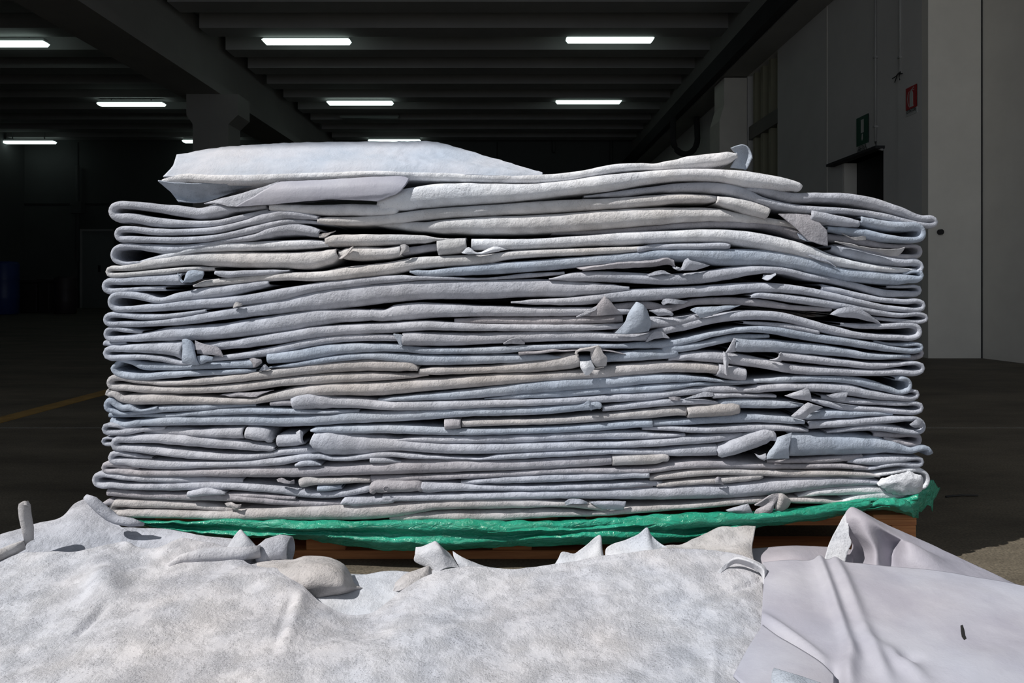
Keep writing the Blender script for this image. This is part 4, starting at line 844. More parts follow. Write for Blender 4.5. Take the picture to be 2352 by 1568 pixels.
hide('T38', 'M', 'mauve-grey roll with a small round brand mark, lower middle',
 'e 8 1300 1342 -4, 30 1235 1338 -6, 100 1226 1334, 300 1228 1324, 370 1230 1320, 400 1280 1318 -4', depth=.22)
def brand():
    b = MB(); X, Yp = conv('e', 122, 1285); pts = []
    for i in range(15):
        a = math.radians(50 + i * 19); p = at(X + 5.5 * math.cos(a), Yp + 6 * math.sin(a), front_y(X) - .0062); pts.append(p)
    b.tube(pts, .0011, 6); o = b.build('brand_mark', 'M', HIDES['T38'], sm=True); o['label'] = 'small raised C-shaped mark'
brand()
hide('T38b', 'G', 'grey hide with a cut left end right of the branded roll, lower middle',
 'e 392 1236 1318 -2, 430 1236 1326, 600 1246 1312, 900 1262 1306, 1200 1266 1306, 1500 1260 1300, 1800 1248 1290, 2000 1238 1280, 2200 1228 1266 4, f 100 1235 1268 10')
hide('T38r', 'T', 'tan roll with a knotted band, lower right, rounded at its end',
 'f 30 1252 1276 2, 150 1232 1272 0, 300 1218 1262, 480 1205 1256, 600 1192 1248, 750 1172 1232, 830 1162 1222, 852 1180 1205 0', depth=.3)
flap('T38r', 'M', ['f 480 1200 -6, 500 1188 -12, 525 1195 -6', 'f 478 1225 -8, 505 1225 -14, 530 1225 -8', 'f 480 1245 -4, 515 1248 -10, 552 1258 -4'], 'knotted band', 'knot', th=.004)
hide('T38s', 'M', 'shaded lip between the slanted cut and the tan knotted roll, lower right',
 'e 1500 1270 1300 12, 1900 1258 1296 8, 2182 1235 1280 6, f 0 1228 1275 10')
hide('T39', 'G', 'broad granular hide low in the stack with a pointed left start and heavy right half',
 'd 1958 1390 1412 0, 1990 1355 1418 -3, 2060 1352 1432, 2182 1352 1420, 2350 1344 1400, e 100 1338 1398, 300 1330 1390, 600 1328 1382, 900 1318 1374, 1200 1308 1370, 1500 1302 1368, 1800 1298 1372, 2100 1288 1380, 2182 1284 1384, f 100 1278 1384, 300 1265 1378, 600 1258 1370, 800 1236 1360, 1000 1212 1342, 1200 1196 1318, 1400 1196 1288, 1600 1208 1268, 1750 1222 1262 2')
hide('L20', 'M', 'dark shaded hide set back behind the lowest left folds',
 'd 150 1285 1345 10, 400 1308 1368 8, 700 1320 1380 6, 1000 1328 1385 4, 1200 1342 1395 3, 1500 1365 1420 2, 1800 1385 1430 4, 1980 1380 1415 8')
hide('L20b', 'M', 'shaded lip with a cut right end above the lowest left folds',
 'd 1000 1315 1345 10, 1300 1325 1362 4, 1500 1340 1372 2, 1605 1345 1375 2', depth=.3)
hide('T41', 'T', 'tan-grey hide with a rounded fuzzy left end, second from the bottom',
 'd 1500 1440 1470 30, 1300 1440 1480 22, 1080 1425 1470 6, 850 1395 1455, 600 1380 1446, 400 1372 1442, 250 1372 1438, L152, 260 1446 1490 8, 400 1460 1495 16')
flap('T41', 'T', ['d 1060 1395 0, 1110 1385 -8, 1150 1400 -8, 1190 1400 2', 'd 1080 1420 -4, 1120 1410 -12, 1160 1430 -12, 1190 1410 0', 'd 1110 1430 -2, 1130 1440 -8, 1155 1450 -6, 1180 1430 2'], None, 'torn_curl', th=.004)
hide('T42', 'T', 'fuzzy tan-white hide at the bottom left, resting on the green film',
 'd 225 1462 1500 -2, 300 1456 1512 -4, 500 1456 1520, 800 1464 1526, 1000 1468 1532, 1300 1446 1540, 1700 1420 1540, 2100 1412 1540, 2350 1410 1538, e 200 1402 1500, 500 1382 1462, 900 1364 1452, 1200 1372 1442, 1450 1388 1430, 1600 1392 1440, 1750 1400 1462, 1850 1435 1470 2')
hide('T43', 'T', 'bottom-most hide in the middle of the stack, thin and shaded along the film',
 'e 150 1500 1540 4, 400 1470 1540 2, 700 1462 1545 0, 1000 1456 1545, 1300 1448 1522, 1500 1450 1508, 1700 1462 1502, 1850 1448 1496, 2000 1425 1486, 2182 1420 1476, f 0 1414 1470, 200 1408 1456, 400 1390 1440, 600 1370 1420, 800 1355 1405 2, 950 1348 1395 8')
flap('T43', 'G', ['e 1500 1385 -4, 1540 1362 -8, 1620 1362 -8, 1680 1390 -4', 'e 1510 1410 -4, 1560 1400 -12, 1620 1400 -12, 1670 1402 -4'], None, 'small_flap', th=.004)
flap('T43', 'G', ['e 1690 1385 -4, 1780 1375 -8, 1880 1378 -8, 1975 1382 -4', 'e 1730 1410 -6, 1800 1400 -12, 1880 1405 -12, 1965 1420 -6', 'e 1790 1440 -2, 1830 1440 -8, 1890 1445 -6, 1950 1445 -2'], None, 'flap', th=.004)
flap('T43', 'G', ['f 560 1445 -4, 640 1420 -8, 735 1398 -8', 'f 580 1460 -6, 660 1450 -14, 755 1440 -10', 'f 640 1475 -4, 720 1485 -8, 778 1492 -6'], 'turned-down corner over the green film', 'folded_corner', th=.004)
hide('R12', 'T', 'lowest right hide with a twisted mauve curl hanging onto the green film',
 'f 1040 1352 1395 2, 1100 1355 1400 0, 1300 1362 1405, 1430 1380 1412, 1480 1370 1410 0')
flap('R12', 'M', ['f 785 1415 -8, 850 1370 -14, 920 1325 -16, 960 1315 -12', 'f 830 1420 -6, 890 1390 -12, 940 1370 -18, 975 1355 -16', 'f 790 1450 -8, 850 1450 -16, 910 1440 -18, 940 1400 -14', 'f 775 1495 -6, 840 1495 -14, 900 1475 -14, 930 1440 -12'], 'mauve curl with its smooth side out', 'curl', th=.004)
flap('R12', 'T', ['f 955 1318 -10, 1000 1320 -14, 1040 1345 -8', 'f 945 1360 -12, 1000 1360 -22, 1060 1370 -8', 'f 940 1420 -12, 990 1420 -22, 1060 1395 -6', 'f 940 1455 -8, 990 1462 -12, 1040 1430 -4'], None, 'fuzzy_lobe', th=.004)
hide('R13', 'W', 'fuzzy whitish hide at the lower right edge, bunched into a pouch',
 'f 1120 1340 1352 4, 1250 1298 1348 0, 1450 1268 1345, 1650 1262 1340, 1800 1275 1350, 1900 1290 1360 2, 2030 1300 1350 2')
hide('R13b', 'W', 'whitish hide lobe sloping down to the green film at the lower right corner',
 'f 1438 1400 1412 0, 1500 1362 1408 -2, 1600 1325 1400, 1700 1300 1392, 1850 1305 1378, 1980 1312 1365 0')
flap('R13', 'W', ['f 1725 1232 -2, 1800 1190 -8, 1950 1160 -10, 2060 1175 -8, 2085 1200 -4', 'f 1740 1260 -6, 1830 1235 -18, 1950 1200 -20, 2060 1220 -16, 2082 1250 -6', 'f 1790 1290 -6, 1850 1275 -16, 1960 1260 -20, 2050 1270 -14, 2075 1290 -4', 'f 1850 1330 -2, 1900 1335 -8, 1980 1340 -10, 2030 1335 -8, 2050 1320 -2'], 'pouch-like bunched fold', 'pouch', th=.005, nz=.006, sub=10)
hide('R14', 'W', 'whitish looped lip at the extreme lower right corner above the film',
 'f 1500 1180 1210 10, 1700 1165 1200 4, 1850 1150 1180 0, 1980 1125 1165 0, R2145, 2020 1280 1300 8, 1950 1290 1310 14')
hide('L21', 'M', 'small dark hide end poking out at the bottom left corner of the stack',
 'd 110 1400 1420 4, 140 1375 1420 4, 230 1380 1430 12')
hide('L22', 'G', 'small blue-grey hide end peeping out at the left edge between two loops',
 'd 122 140 182 8, 150 148 182 10, 300 140 175 16')

# the inner layers that show dark in the gaps between the lips
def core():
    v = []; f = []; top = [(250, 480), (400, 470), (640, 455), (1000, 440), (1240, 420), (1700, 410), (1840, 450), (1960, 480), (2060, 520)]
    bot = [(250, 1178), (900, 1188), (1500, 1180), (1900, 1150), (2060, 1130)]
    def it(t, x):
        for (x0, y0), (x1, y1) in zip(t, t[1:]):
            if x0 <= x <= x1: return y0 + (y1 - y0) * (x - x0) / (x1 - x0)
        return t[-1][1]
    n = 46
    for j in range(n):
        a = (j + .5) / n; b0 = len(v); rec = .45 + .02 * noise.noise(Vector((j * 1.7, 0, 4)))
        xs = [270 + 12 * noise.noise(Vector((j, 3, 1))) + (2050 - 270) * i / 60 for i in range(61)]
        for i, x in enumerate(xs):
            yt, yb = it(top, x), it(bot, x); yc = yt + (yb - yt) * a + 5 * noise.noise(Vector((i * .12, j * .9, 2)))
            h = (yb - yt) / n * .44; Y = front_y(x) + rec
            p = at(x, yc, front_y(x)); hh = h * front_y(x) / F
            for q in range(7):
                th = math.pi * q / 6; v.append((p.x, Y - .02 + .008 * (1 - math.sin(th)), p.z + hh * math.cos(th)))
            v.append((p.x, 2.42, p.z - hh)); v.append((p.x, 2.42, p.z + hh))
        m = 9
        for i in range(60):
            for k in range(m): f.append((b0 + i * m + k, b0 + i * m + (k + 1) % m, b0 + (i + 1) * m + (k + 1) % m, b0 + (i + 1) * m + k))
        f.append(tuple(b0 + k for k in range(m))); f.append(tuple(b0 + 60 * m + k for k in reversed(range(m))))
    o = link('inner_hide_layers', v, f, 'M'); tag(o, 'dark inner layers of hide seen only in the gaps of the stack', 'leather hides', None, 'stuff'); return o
core()

# ================================================================== PALLET AND FILM
PX0, PX1, PYF, PYB = -.90, 1.02, 1.72, 2.42
pal = empty('wooden_pallet', ((PX0 + PX1) / 2, PYF, 0)); tag(pal, 'orange-brown wooden pallet carrying the stack of folded hides', 'pallet')
for yy in (PYF, (PYF + PYB) / 2 - .05, PYB - .1):
    MB().box(PX0, PX1, yy, yy + .10, 0, .022, .002).build('bottom_board', 'wood', pal)
    for xx in (PX0, -.52, -.05, .45, PX1 - .062):
        MB().box(xx, xx + (.10 if xx < .9 else .062), yy + .002, yy + .098, .022, .085, .003).build('block', 'wood', pal)
    MB().box(PX0, PX1, yy, yy + .10, .085, .100, .002).build('stringer_board', 'wood', pal)
for i in range(11):
    x = PX0 + i * (PX1 - PX0 - .11) / 10
    MB().box(x, x + .11, PYF, PYB, .100, .112, .002).build('top_board', 'wood', pal)

def grid_patch(name, rows, mat, label, cat, zc=True, sub=10, th=.004, nz=.003, nscale=8, group=None, parent=None, wrinkle=None):
    """control points: photo x, photo y, height z -> distance follows from the height"""
    R = []
    for r in rows:
        line = []
        for tok in r.split(','):
            w_ = [float(q) for q in tok.split()]
            if len(w_) == 4: p = at(w_[0], w_[1], w_[3])
            else:
                Y = (HC - w_[2]) * F / (w_[1] - HY); p = at(w_[0], w_[1], Y)
            line.append(p)
        R.append(line)
    v = []; f = []; patch_geo(R, v, f, sub, th, nz=nz, nscale=nscale, wrinkle=wrinkle)
    o = link(name, v, f, mat, parent)
    if label: o['label'] = label
    if cat: o['category'] = cat
    if group: o['group'] = group
    return o
# film: explicit distances (4th value), crumpled
def yrows(pts): return pts
xs = [300, 420, 560, 700, 870, 1000, 1150, 1300, 1450, 1600, 1740, 1880, 2000, 2060, 2110]
topy = [1190, 1194, 1196, 1193, 1192, 1194, 1196, 1192, 1186, 1180, 1172, 1158, 1148, 1140, 1126]
boty = [1205, 1228, 1236, 1240, 1262, 1264, 1256, 1252, 1248, 1244, 1212, 1196, 1172, 1176, 1190]
rows = []
for k, (fr, yo) in enumerate([(0, 1.72), (0.02, 1.655), (.30, 1.640), (.52, 1.652), (.75, 1.642), (1.0, 1.662)]):
    rows.append(', '.join('%g %g 0 %g' % (x, t + (b_ - t) * fr + (4 * math.sin(i * 1.9 + k) if 0 < k < 5 else 0), yo + .05 * ((x - CX) * 1.66 / F) ** 2 + .004 * math.sin(i * 2.3 + k * 1.7)) for i, (x, t, b_) in enumerate(zip(xs, topy, boty))))
film = grid_patch('plastic_film', rows, 'film', 'shiny green plastic film spread under the stack and hanging over the pallet edge', 'plastic film', sub=12, th=.0012, nz=.0045, nscale=24)
rows = ['1480 1205 0 1.632, 1560 1180 0 1.632, 1680 1178 0 1.632, 1800 1176 0 1.638, 1900 1160 0 1.645, 2000 1150 0 1.655', '1480 1212 0 1.625, 1560 1202 0 1.62, 1680 1195 0 1.622, 1800 1186 0 1.63, 1900 1176 0 1.64, 2000 1160 0 1.65', '1480 1216 0 1.635, 1560 1214 0 1.632, 1680 1208 0 1.632, 1800 1198 0 1.64, 1900 1186 0 1.648, 2000 1166 0 1.655']
grid_patch('film_fold', rows, 'film', None, None, sub=10, th=.001, nz=.004, nscale=30, parent=film)
rows = ['1120 1226 0 1.632, 1220 1212 0 1.632, 1340 1212 0 1.63, 1430 1200 0 1.63, 1500 1190 0 1.632, 1560 1192 0 1.636', '1120 1222 0 1.622, 1220 1218 0 1.62, 1340 1216 0 1.62, 1430 1208 0 1.622, 1500 1204 0 1.624, 1560 1202 0 1.63']
grid_patch('film_fold', rows, 'film', None, None, sub=10, th=.001, nz=.003, nscale=30, parent=film)
# ragged corner on the right
rows = ['2085 1140 0 1.70, 2110 1118 0 1.72, 2140 1105 0 1.76, 2160 1120 0 1.80', '2088 1156 0 1.68, 2112 1140 0 1.70, 2138 1128 0 1.74, 2152 1136 0 1.79', '2092 1172 0 1.68, 2115 1160 0 1.70, 2130 1145 0 1.74, 2145 1150 0 1.78', '2098 1188 0 1.69, 2112 1178 0 1.71, 2135 1160 0 1.75, 2142 1174 0 1.77']
grid_patch('ragged_corner', rows, 'film', None, None, sub=6, th=.0012, nz=.008, nscale=40, parent=film)
rows = ['1990 1160 0 1.665, 2030 1145 0 1.66, 2062 1142 0 1.66, 2090 1150 0 1.67', '2000 1164 0 1.655, 2030 1156 0 1.645, 2062 1156 0 1.645, 2096 1166 0 1.66', '2030 1160 0 1.66, 2055 1164 0 1.652, 2075 1172 0 1.652, 2100 1184 0 1.665']
grid_patch('ragged_corner', rows, 'film', None, None, sub=8, th=.001, nz=.006, nscale=40, parent=film)

# ================================================================== HIDES SPREAD ON THE FLOOR
def seg_d(p, a, b_):
    ax, ay = a; bx, by = b_; t = max(0, min(1, ((p.x - ax) * (bx - ax) + (p.y - ay) * (by - ay)) / ((bx - ax) ** 2 + (by - ay) ** 2)))
    return math.hypot(p.x - ax - t * (bx - ax), p.y - ay - t * (by - ay)), t
def creases(lst):
    """(px0,py0,px1,py1,width m,height m) laid on the sheet"""
    L_ = []
    for x0, y0, x1, y1, wd, ht in lst:
        a = at(x0, y0, (HC - .07) * F / (y0 - HY)); c = at(x1, y1, (HC - .07) * F / (y1 - HY)); L_.append(((a.x, a.y), (c.x, c.y), wd, ht))
    def fn(p):
        z = 0
        for a, c, wd, ht in L_:
            d, t = seg_d(p, a, c)
            if d < wd * 3: z += ht * math.exp(-(d / wd) ** 2) * (math.sin(math.pi * (.08 + .84 * t)) ** .7)
        return z
    return fn
GR = 'loose hides spread over the floor'
# back-left lilac sheet with its raised tip
grid_patch('loose_hide', [
 '-260 1262 .09, -60 1240 .10, 20 1219 .11, 80 1202 .115, 140 1188 .12, 172 1155 .135, 205 1143 .14, 235 1170 .13, 262 1205 .105, 310 1210 .10, 380 1214 .10, 460 1228 .095, 560 1240 .09',
 '-260 1280 .088, -60 1256 .098, 20 1240 .105, 80 1225 .11, 140 1212 .112, 185 1192 .122, 225 1182 .12, 255 1192 .112, 285 1216 .10, 340 1224 .098, 400 1232 .096, 480 1244 .09, 580 1256 .085',
 '-260 1310 .075, -60 1285 .085, 20 1270 .09, 80 1258 .092, 140 1250 .094, 200 1240 .096, 250 1232 .096, 300 1238 .092, 350 1246 .088, 400 1254 .084, 450 1262 .08, 540 1272 .075, 600 1280 .07',
 '-260 1370 .05, -60 1340 .05, 20 1330 .05, 80 1320 .05, 140 1315 .05, 200 1310 .05, 250 1305 .05, 300 1305 .05, 350 1305 .05, 400 1305 .05, 480 1310 .05, 560 1310 .05, 620 1310 .05'],
 'G', 'lilac-grey fuzzy hide at far left of the floor heap, its corner peaked up', 'leather hide', sub=8, nz=.004, nscale=7, group=GR)
# rolled edge of the tip
b = MB(); pts = [at(x, y, 1.60) for x, y in ((196, 1140), (212, 1150), (232, 1168), (252, 1184), (268, 1194), (300, 1199), (330, 1204))]
b.tube(pts, [.006, .011, .012, .012, .010, .010, .004], 12)
o = b.build('rolled_edge', 'G', bpy.data.objects['loose_hide'], sm=True)
# standing curl at far left
b = MB(); pts = [at(x, y, Y) for x, y, Y in ((-30, 1290, 1.46), (-5, 1278, 1.48), (25, 1264, 1.50), (52, 1252, 1.52), (66, 1238, 1.53), (64, 1215, 1.53), (58, 1185, 1.53), (56, 1163, 1.53), (54, 1153, 1.53))]
b.tube(pts, [.010, .013, .013, .011, .010, .0115, .012, .012, .009], 16, caps=False)
p = at(58, 1151, 1.53)
crl = b.build('curled_scrap', 'T', sm=True); tag(crl, 'finger-like curl of hide standing upright near the left photo border', 'hide scrap', GR)
grid_patch('curl_lip', ['44 1156 0 1.53, 58 1150 0 1.525, 70 1158 0 1.53', '46 1164 0 1.525, 57 1160 0 1.52, 68 1163 0 1.525'], 'T', None, None, sub=6, th=.002, nz=.001, parent=crl)
# main rough hide
wr = creases([(250, 1400, 160, 1470, .010, -.012), (215, 1300, 260, 1390, .035, .016), (668, 1385, 630, 1480, .008, -.005), (700, 1365, 655, 1490, .013, .008), (270, 1250, 300, 1285, .012, .010),
              (380, 1295, 470, 1265, .02, .012), (220, 1350, 250, 1400, .03, .014), (560, 1330, 420, 1400, .03, .008), (1240, 1400, 1560, 1372, .012, .005), (1220, 1345, 1500, 1312, .01, .004),
              (1620, 1390, 1745, 1340, .006, -.007), (1300, 1320, 1640, 1290, .012, .005), (1640, 1460, 1640, 1568, .008, .003), (150, 1290, 60, 1330, .03, .008), (800, 1500, 1100, 1440, .05, .008)])
grid_patch('loose_hide', [
 '-300 1320 .085, -40 1300 .09, 60 1275 .095, 180 1270 .095, 270 1247 .10, 340 1262 .094, 420 1252 .10, 500 1252 .10, 580 1290 .09, 660 1312 .085, 730 1375 .065, 800 1408 .05, 860 1400 .055, 930 1350 .07, 1000 1312 .085, 1060 1302 .09, 1180 1308 .088, 1300 1292 .094, 1400 1278 .10, 1500 1270 .10, 1600 1266 .10, 1690 1272 .098, 1752 1296 .095',
 '-300 1350 .08, -40 1330 .085, 60 1308 .09, 180 1300 .09, 270 1280 .095, 340 1288 .09, 420 1282 .095, 500 1290 .095, 580 1318 .092, 660 1345 .088, 730 1395 .066, 800 1424 .052, 860 1416 .056, 930 1375 .07, 1000 1340 .08, 1060 1330 .085, 1180 1335 .083, 1300 1320 .085, 1400 1306 .09, 1500 1298 .092, 1600 1292 .095, 1690 1296 .09, 1755 1318 .085',
 '-300 1420 .07, -40 1400 .075, 60 1375 .08, 180 1360 .082, 270 1350 .085, 340 1350 .085, 420 1350 .085, 500 1355 .085, 580 1375 .08, 660 1400 .078, 730 1440 .066, 800 1460 .06, 860 1455 .06, 930 1425 .066, 1000 1400 .07, 1060 1390 .073, 1180 1385 .075, 1300 1375 .076, 1400 1366 .078, 1500 1356 .08, 1600 1350 .08, 1690 1350 .078, 1752 1352 .07',
 '-300 1500 .065, -40 1480 .07, 60 1465 .07, 180 1450 .072, 270 1445 .073, 340 1440 .074, 420 1440 .074, 500 1445 .074, 580 1455 .072, 660 1470 .07, 730 1490 .066, 800 1500 .063, 860 1500 .063, 930 1490 .064, 1000 1475 .065, 1060 1465 .066, 1180 1455 .067, 1300 1445 .068, 1400 1440 .07, 1500 1435 .07, 1600 1432 .07, 1690 1432 .068, 1760 1440 .06',
 '-300 1620 .06, -40 1610 .06, 60 1600 .062, 180 1590 .063, 270 1590 .064, 340 1590 .064, 420 1590 .064, 500 1590 .064, 580 1590 .064, 660 1590 .063, 730 1595 .062, 800 1600 .06, 860 1600 .06, 930 1600 .06, 1000 1600 .06, 1060 1600 .06, 1180 1590 .061, 1300 1580 .062, 1400 1575 .062, 1500 1570 .062, 1600 1570 .06, 1690 1570 .058, 1780 1570 .052',
 '-300 1800 .05, -40 1800 .05, 60 1800 .05, 180 1800 .05, 270 1800 .05, 340 1800 .05, 420 1800 .05, 500 1800 .05, 580 1800 .05, 660 1800 .05, 730 1800 .05, 800 1800 .05, 860 1800 .05, 930 1800 .05, 1000 1800 .05, 1060 1800 .05, 1180 1800 .05, 1300 1800 .05, 1400 1800 .05, 1500 1800 .05, 1600 1800 .05, 1690 1800 .045, 1790 1800 .04'],
 'R', 'huge rough pitted hide covering the left and middle of the floor in front', 'leather hide', sub=20, nz=.009, nscale=5.5, group=GR, wrinkle=wr)
# under-sheets in the dip
grid_patch('loose_hide', [
 '690 1345 .05, 760 1328 .055, 830 1318 .05, 900 1310 .05, 970 1312 .05, 1040 1300 .055',
 '700 1380 .045, 770 1362 .045, 840 1352 .043, 905 1345 .045, 965 1342 .05, 1030 1335 .06',
 '710 1420 .03, 780 1415 .03, 850 1415 .03, 905 1405 .03, 960 1390 .03, 1020 1380 .03'],
 'R2', 'pale scrap of hide lying in the dip between the two front mounds', 'leather hide', sub=10, nz=.003, nscale=14, group=GR)
grid_patch('loose_hide', ['590 1270 .06, 660 1284 .075, 700 1276 .085, 745 1278 .085, 785 1292 .075, 806 1318 .06, 812 1338 .045',
 '590 1300 .08, 650 1305 .09, 700 1300 .10, 745 1302 .098, 785 1315 .085, 806 1335 .06, 822 1344 .045',
 '600 1330 .07, 650 1335 .075, 700 1338 .08, 745 1340 .078, 785 1346 .07, 810 1350 .055, 832 1350 .045',
 '640 1370 .04, 680 1370 .045, 710 1372 .045, 745 1370 .045, 785 1365 .045, 812 1360 .04, 840 1356 .035'],
 'T', 'rounded mound of hide in front of the dark pallet gap, left of centre', 'leather hide', sub=10, nz=.0025, nscale=14, group=GR)
# roll at 600-670 and ridge hump left of it
def roll(name, pts, r, mat, label, cat='leather hide', open_=True):
    b = MB(); P = [at(x, y, Y) for x, y, Y in pts]; b.tube(P, r, 20, caps=False)
    n = len(P)
    b2 = MB(); b2.tube(P, [q - .004 for q in r], 20, caps=False); off = len(b.v); b.v += b2.v; b.f += [tuple(off + i for i in reversed(f)) for f in b2.f]
    for e in (0, n - 1):
        for k in range(20):
            k2 = (k + 1) % 20; b.f.append((e * 20 + k, e * 20 + k2, off + e * 20 + k2, off + e * 20 + k))
    v = []
    for q in b.v:
        q = Vector(q); u = .003 * noise.noise(q * 22) + .001 * noise.noise(q * 70); v.append(tuple(q + Vector((u, u * .5, u))))
    b.v = v
    o = b.build(name, mat, sm=True); tag(o, label, cat, GR); return o
roll('rolled_hide', [(668, 1262, 1.56), (645, 1262, 1.56), (622, 1270, 1.55), (600, 1284, 1.54), (585, 1292, 1.53)], [.030, .033, .034, .030, .022], 'G', 'short fat roll of hide in front of the green film, left of centre')
roll('rolled_hide', [(598, 1266, 1.52), (560, 1272, 1.51), (510, 1272, 1.50), (460, 1276, 1.49), (415, 1286, 1.48), (385, 1300, 1.46)], [.013, .015, .016, .014, .010, .005], 'R', 'long shaded roll edge lying left of the short fat roll')
grid_patch('hide_scrap', ['528 1246 0 1.55, 540 1228 0 1.56, 552 1216 0 1.57, 560 1222 0 1.57', '522 1256 0 1.54, 548 1244 0 1.545, 565 1236 0 1.55, 580 1244 0 1.56', '520 1266 0 1.53, 548 1262 0 1.53, 572 1258 0 1.54, 590 1256 0 1.55'],
 'R2', 'small pointed scrap sticking up left of the short fat roll', 'hide scrap', sub=6, nz=.001, group=GR)
# right-of-centre double curl
grid_patch('hide_scrap', ['955 1256 0 1.57, 968 1255 0 1.565, 990 1246 0 1.56, 1002 1243 0 1.56, 1018 1258 0 1.565, 1035 1272 0 1.575',
 '953 1272 0 1.56, 972 1270 0 1.545, 992 1262 0 1.535, 1010 1258 0 1.53, 1026 1272 0 1.54, 1042 1282 0 1.55',
 '953 1290 0 1.56, 975 1290 0 1.545, 995 1286 0 1.53, 1015 1278 0 1.525, 1030 1282 0 1.53, 1048 1292 0 1.54',
 '985 1304 0 1.55, 992 1308 0 1.54, 1002 1316 0 1.525, 1020 1306 0 1.52, 1036 1302 0 1.525, 1056 1304 0 1.53'],
 'R2', 'pale curled-up corner of hide standing in front of the pallet board, centre left', 'hide scrap', sub=8, nz=.001, nscale=20, group=GR)
grid_patch('hide_scrap', ['908 1338 0 1.46, 930 1318 0 1.47, 958 1308 0 1.48, 985 1300 0 1.49, 992 1312 0 1.50', '905 1348 0 1.45, 932 1334 0 1.45, 958 1324 0 1.46, 982 1316 0 1.475, 992 1320 0 1.485', '900 1362 0 1.45, 930 1350 0 1.44, 960 1336 0 1.45, 984 1324 0 1.47, 990 1325 0 1.48'],
 'T', 'grainy tan edge folded up beside the pale curled corner', 'hide scrap', sub=8, nz=.001, nscale=20, group=GR)
grid_patch('hide_scrap', ['1040 1266 .11, 1065 1282 .10, 1120 1300 .075, 1170 1306 .065', '1045 1285 .10, 1080 1298 .09, 1130 1310 .07, 1180 1314 .06', '1060 1310 .08, 1100 1318 .075, 1150 1325 .06, 1200 1330 .05'],
 'R2', 'pale slope of hide running right from the curled-up corner', 'hide scrap', sub=8, nz=.002, nscale=20, group=GR)
# torn peaks behind the main hide
grid_patch('hide_scrap', ['1270 1302 0 1.56, 1282 1282 0 1.57, 1292 1266 0 1.575, 1318 1272 0 1.575, 1332 1262 0 1.58, 1345 1252 0 1.585, 1372 1230 0 1.60, 1381 1232 0 1.60, 1384 1262 0 1.59, 1389 1282 0 1.58',
 '1262 1308 0 1.55, 1280 1298 0 1.555, 1295 1288 0 1.56, 1318 1288 0 1.56, 1335 1280 0 1.565, 1350 1272 0 1.57, 1370 1256 0 1.58, 1380 1258 0 1.58, 1386 1276 0 1.575, 1392 1288 0 1.57',
 '1230 1320 0 1.53, 1262 1318 0 1.53, 1290 1312 0 1.53, 1318 1310 0 1.53, 1340 1306 0 1.53, 1356 1302 0 1.53, 1372 1298 0 1.53, 1384 1298 0 1.53, 1392 1298 0 1.53, 1400 1300 0 1.53'],
 'R2', 'ragged white hide edge with a frayed upright tip, centre right', 'hide scrap', sub=6, nz=.0015, nscale=30, group=GR)
grid_patch('hide_scrap', ['1390 1282 0 1.575, 1392 1260 0 1.58, 1410 1248 0 1.59, 1440 1238 0 1.60, 1466 1226 0 1.605, 1486 1211 0 1.61, 1496 1228 0 1.61, 1515 1246 0 1.60, 1535 1258 0 1.59',
 '1390 1296 0 1.55, 1400 1280 0 1.56, 1418 1268 0 1.565, 1445 1260 0 1.575, 1470 1252 0 1.58, 1490 1244 0 1.585, 1504 1254 0 1.585, 1525 1264 0 1.58, 1548 1272 0 1.57',
 '1390 1312 0 1.50, 1405 1308 0 1.50, 1425 1302 0 1.50, 1450 1298 0 1.50, 1475 1296 0 1.50, 1496 1292 0 1.50, 1515 1292 0 1.50, 1538 1292 0 1.50, 1560 1292 0 1.50'],
 'R2', 'pointed white hide peak overlapping the green film, right of centre', 'hide scrap', sub=6, nz=.001, nscale=30, group=GR)
grid_patch('hide_scrap', ['1505 1252 0 1.60, 1560 1250 0 1.605, 1600 1232 0 1.61, 1650 1212 0 1.62, 1690 1209 0 1.625, 1736 1208 0 1.63',
 '1500 1266 0 1.57, 1560 1262 0 1.58, 1605 1250 0 1.585, 1650 1234 0 1.59, 1695 1230 0 1.60, 1732 1232 0 1.60',
 '1500 1280 0 1.55, 1560 1276 0 1.55, 1605 1268 0 1.55, 1655 1258 0 1.56, 1700 1252 0 1.56, 1728 1258 0 1.57',
 '1500 1296 0 1.50, 1560 1292 0 1.50, 1605 1288 0 1.50, 1655 1285 0 1.50, 1705 1284 0 1.50, 1732 1290 0 1.50'],
 'T', 'warm white hide piece with a square top corner behind the front hide, right of centre', 'hide scrap', sub=8, nz=.0025, nscale=25, group=GR)
grid_patch('loose_hide', ['1700 1262 .06, 1760 1256 .065, 1820 1252 .07, 1900 1255 .07, 1960 1262 .06', '1700 1290 .05, 1760 1285 .06, 1820 1280 .07, 1900 1285 .06, 1960 1290 .05', '1700 1330 .03, 1760 1330 .035, 1820 1330 .035, 1900 1330 .035, 1960 1330 .03'],
 'S2', 'pinkish smooth hide patch between the square corner piece and the tent-like hide', 'leather hide', sub=8, nz=.0015, nscale=14, group=GR)
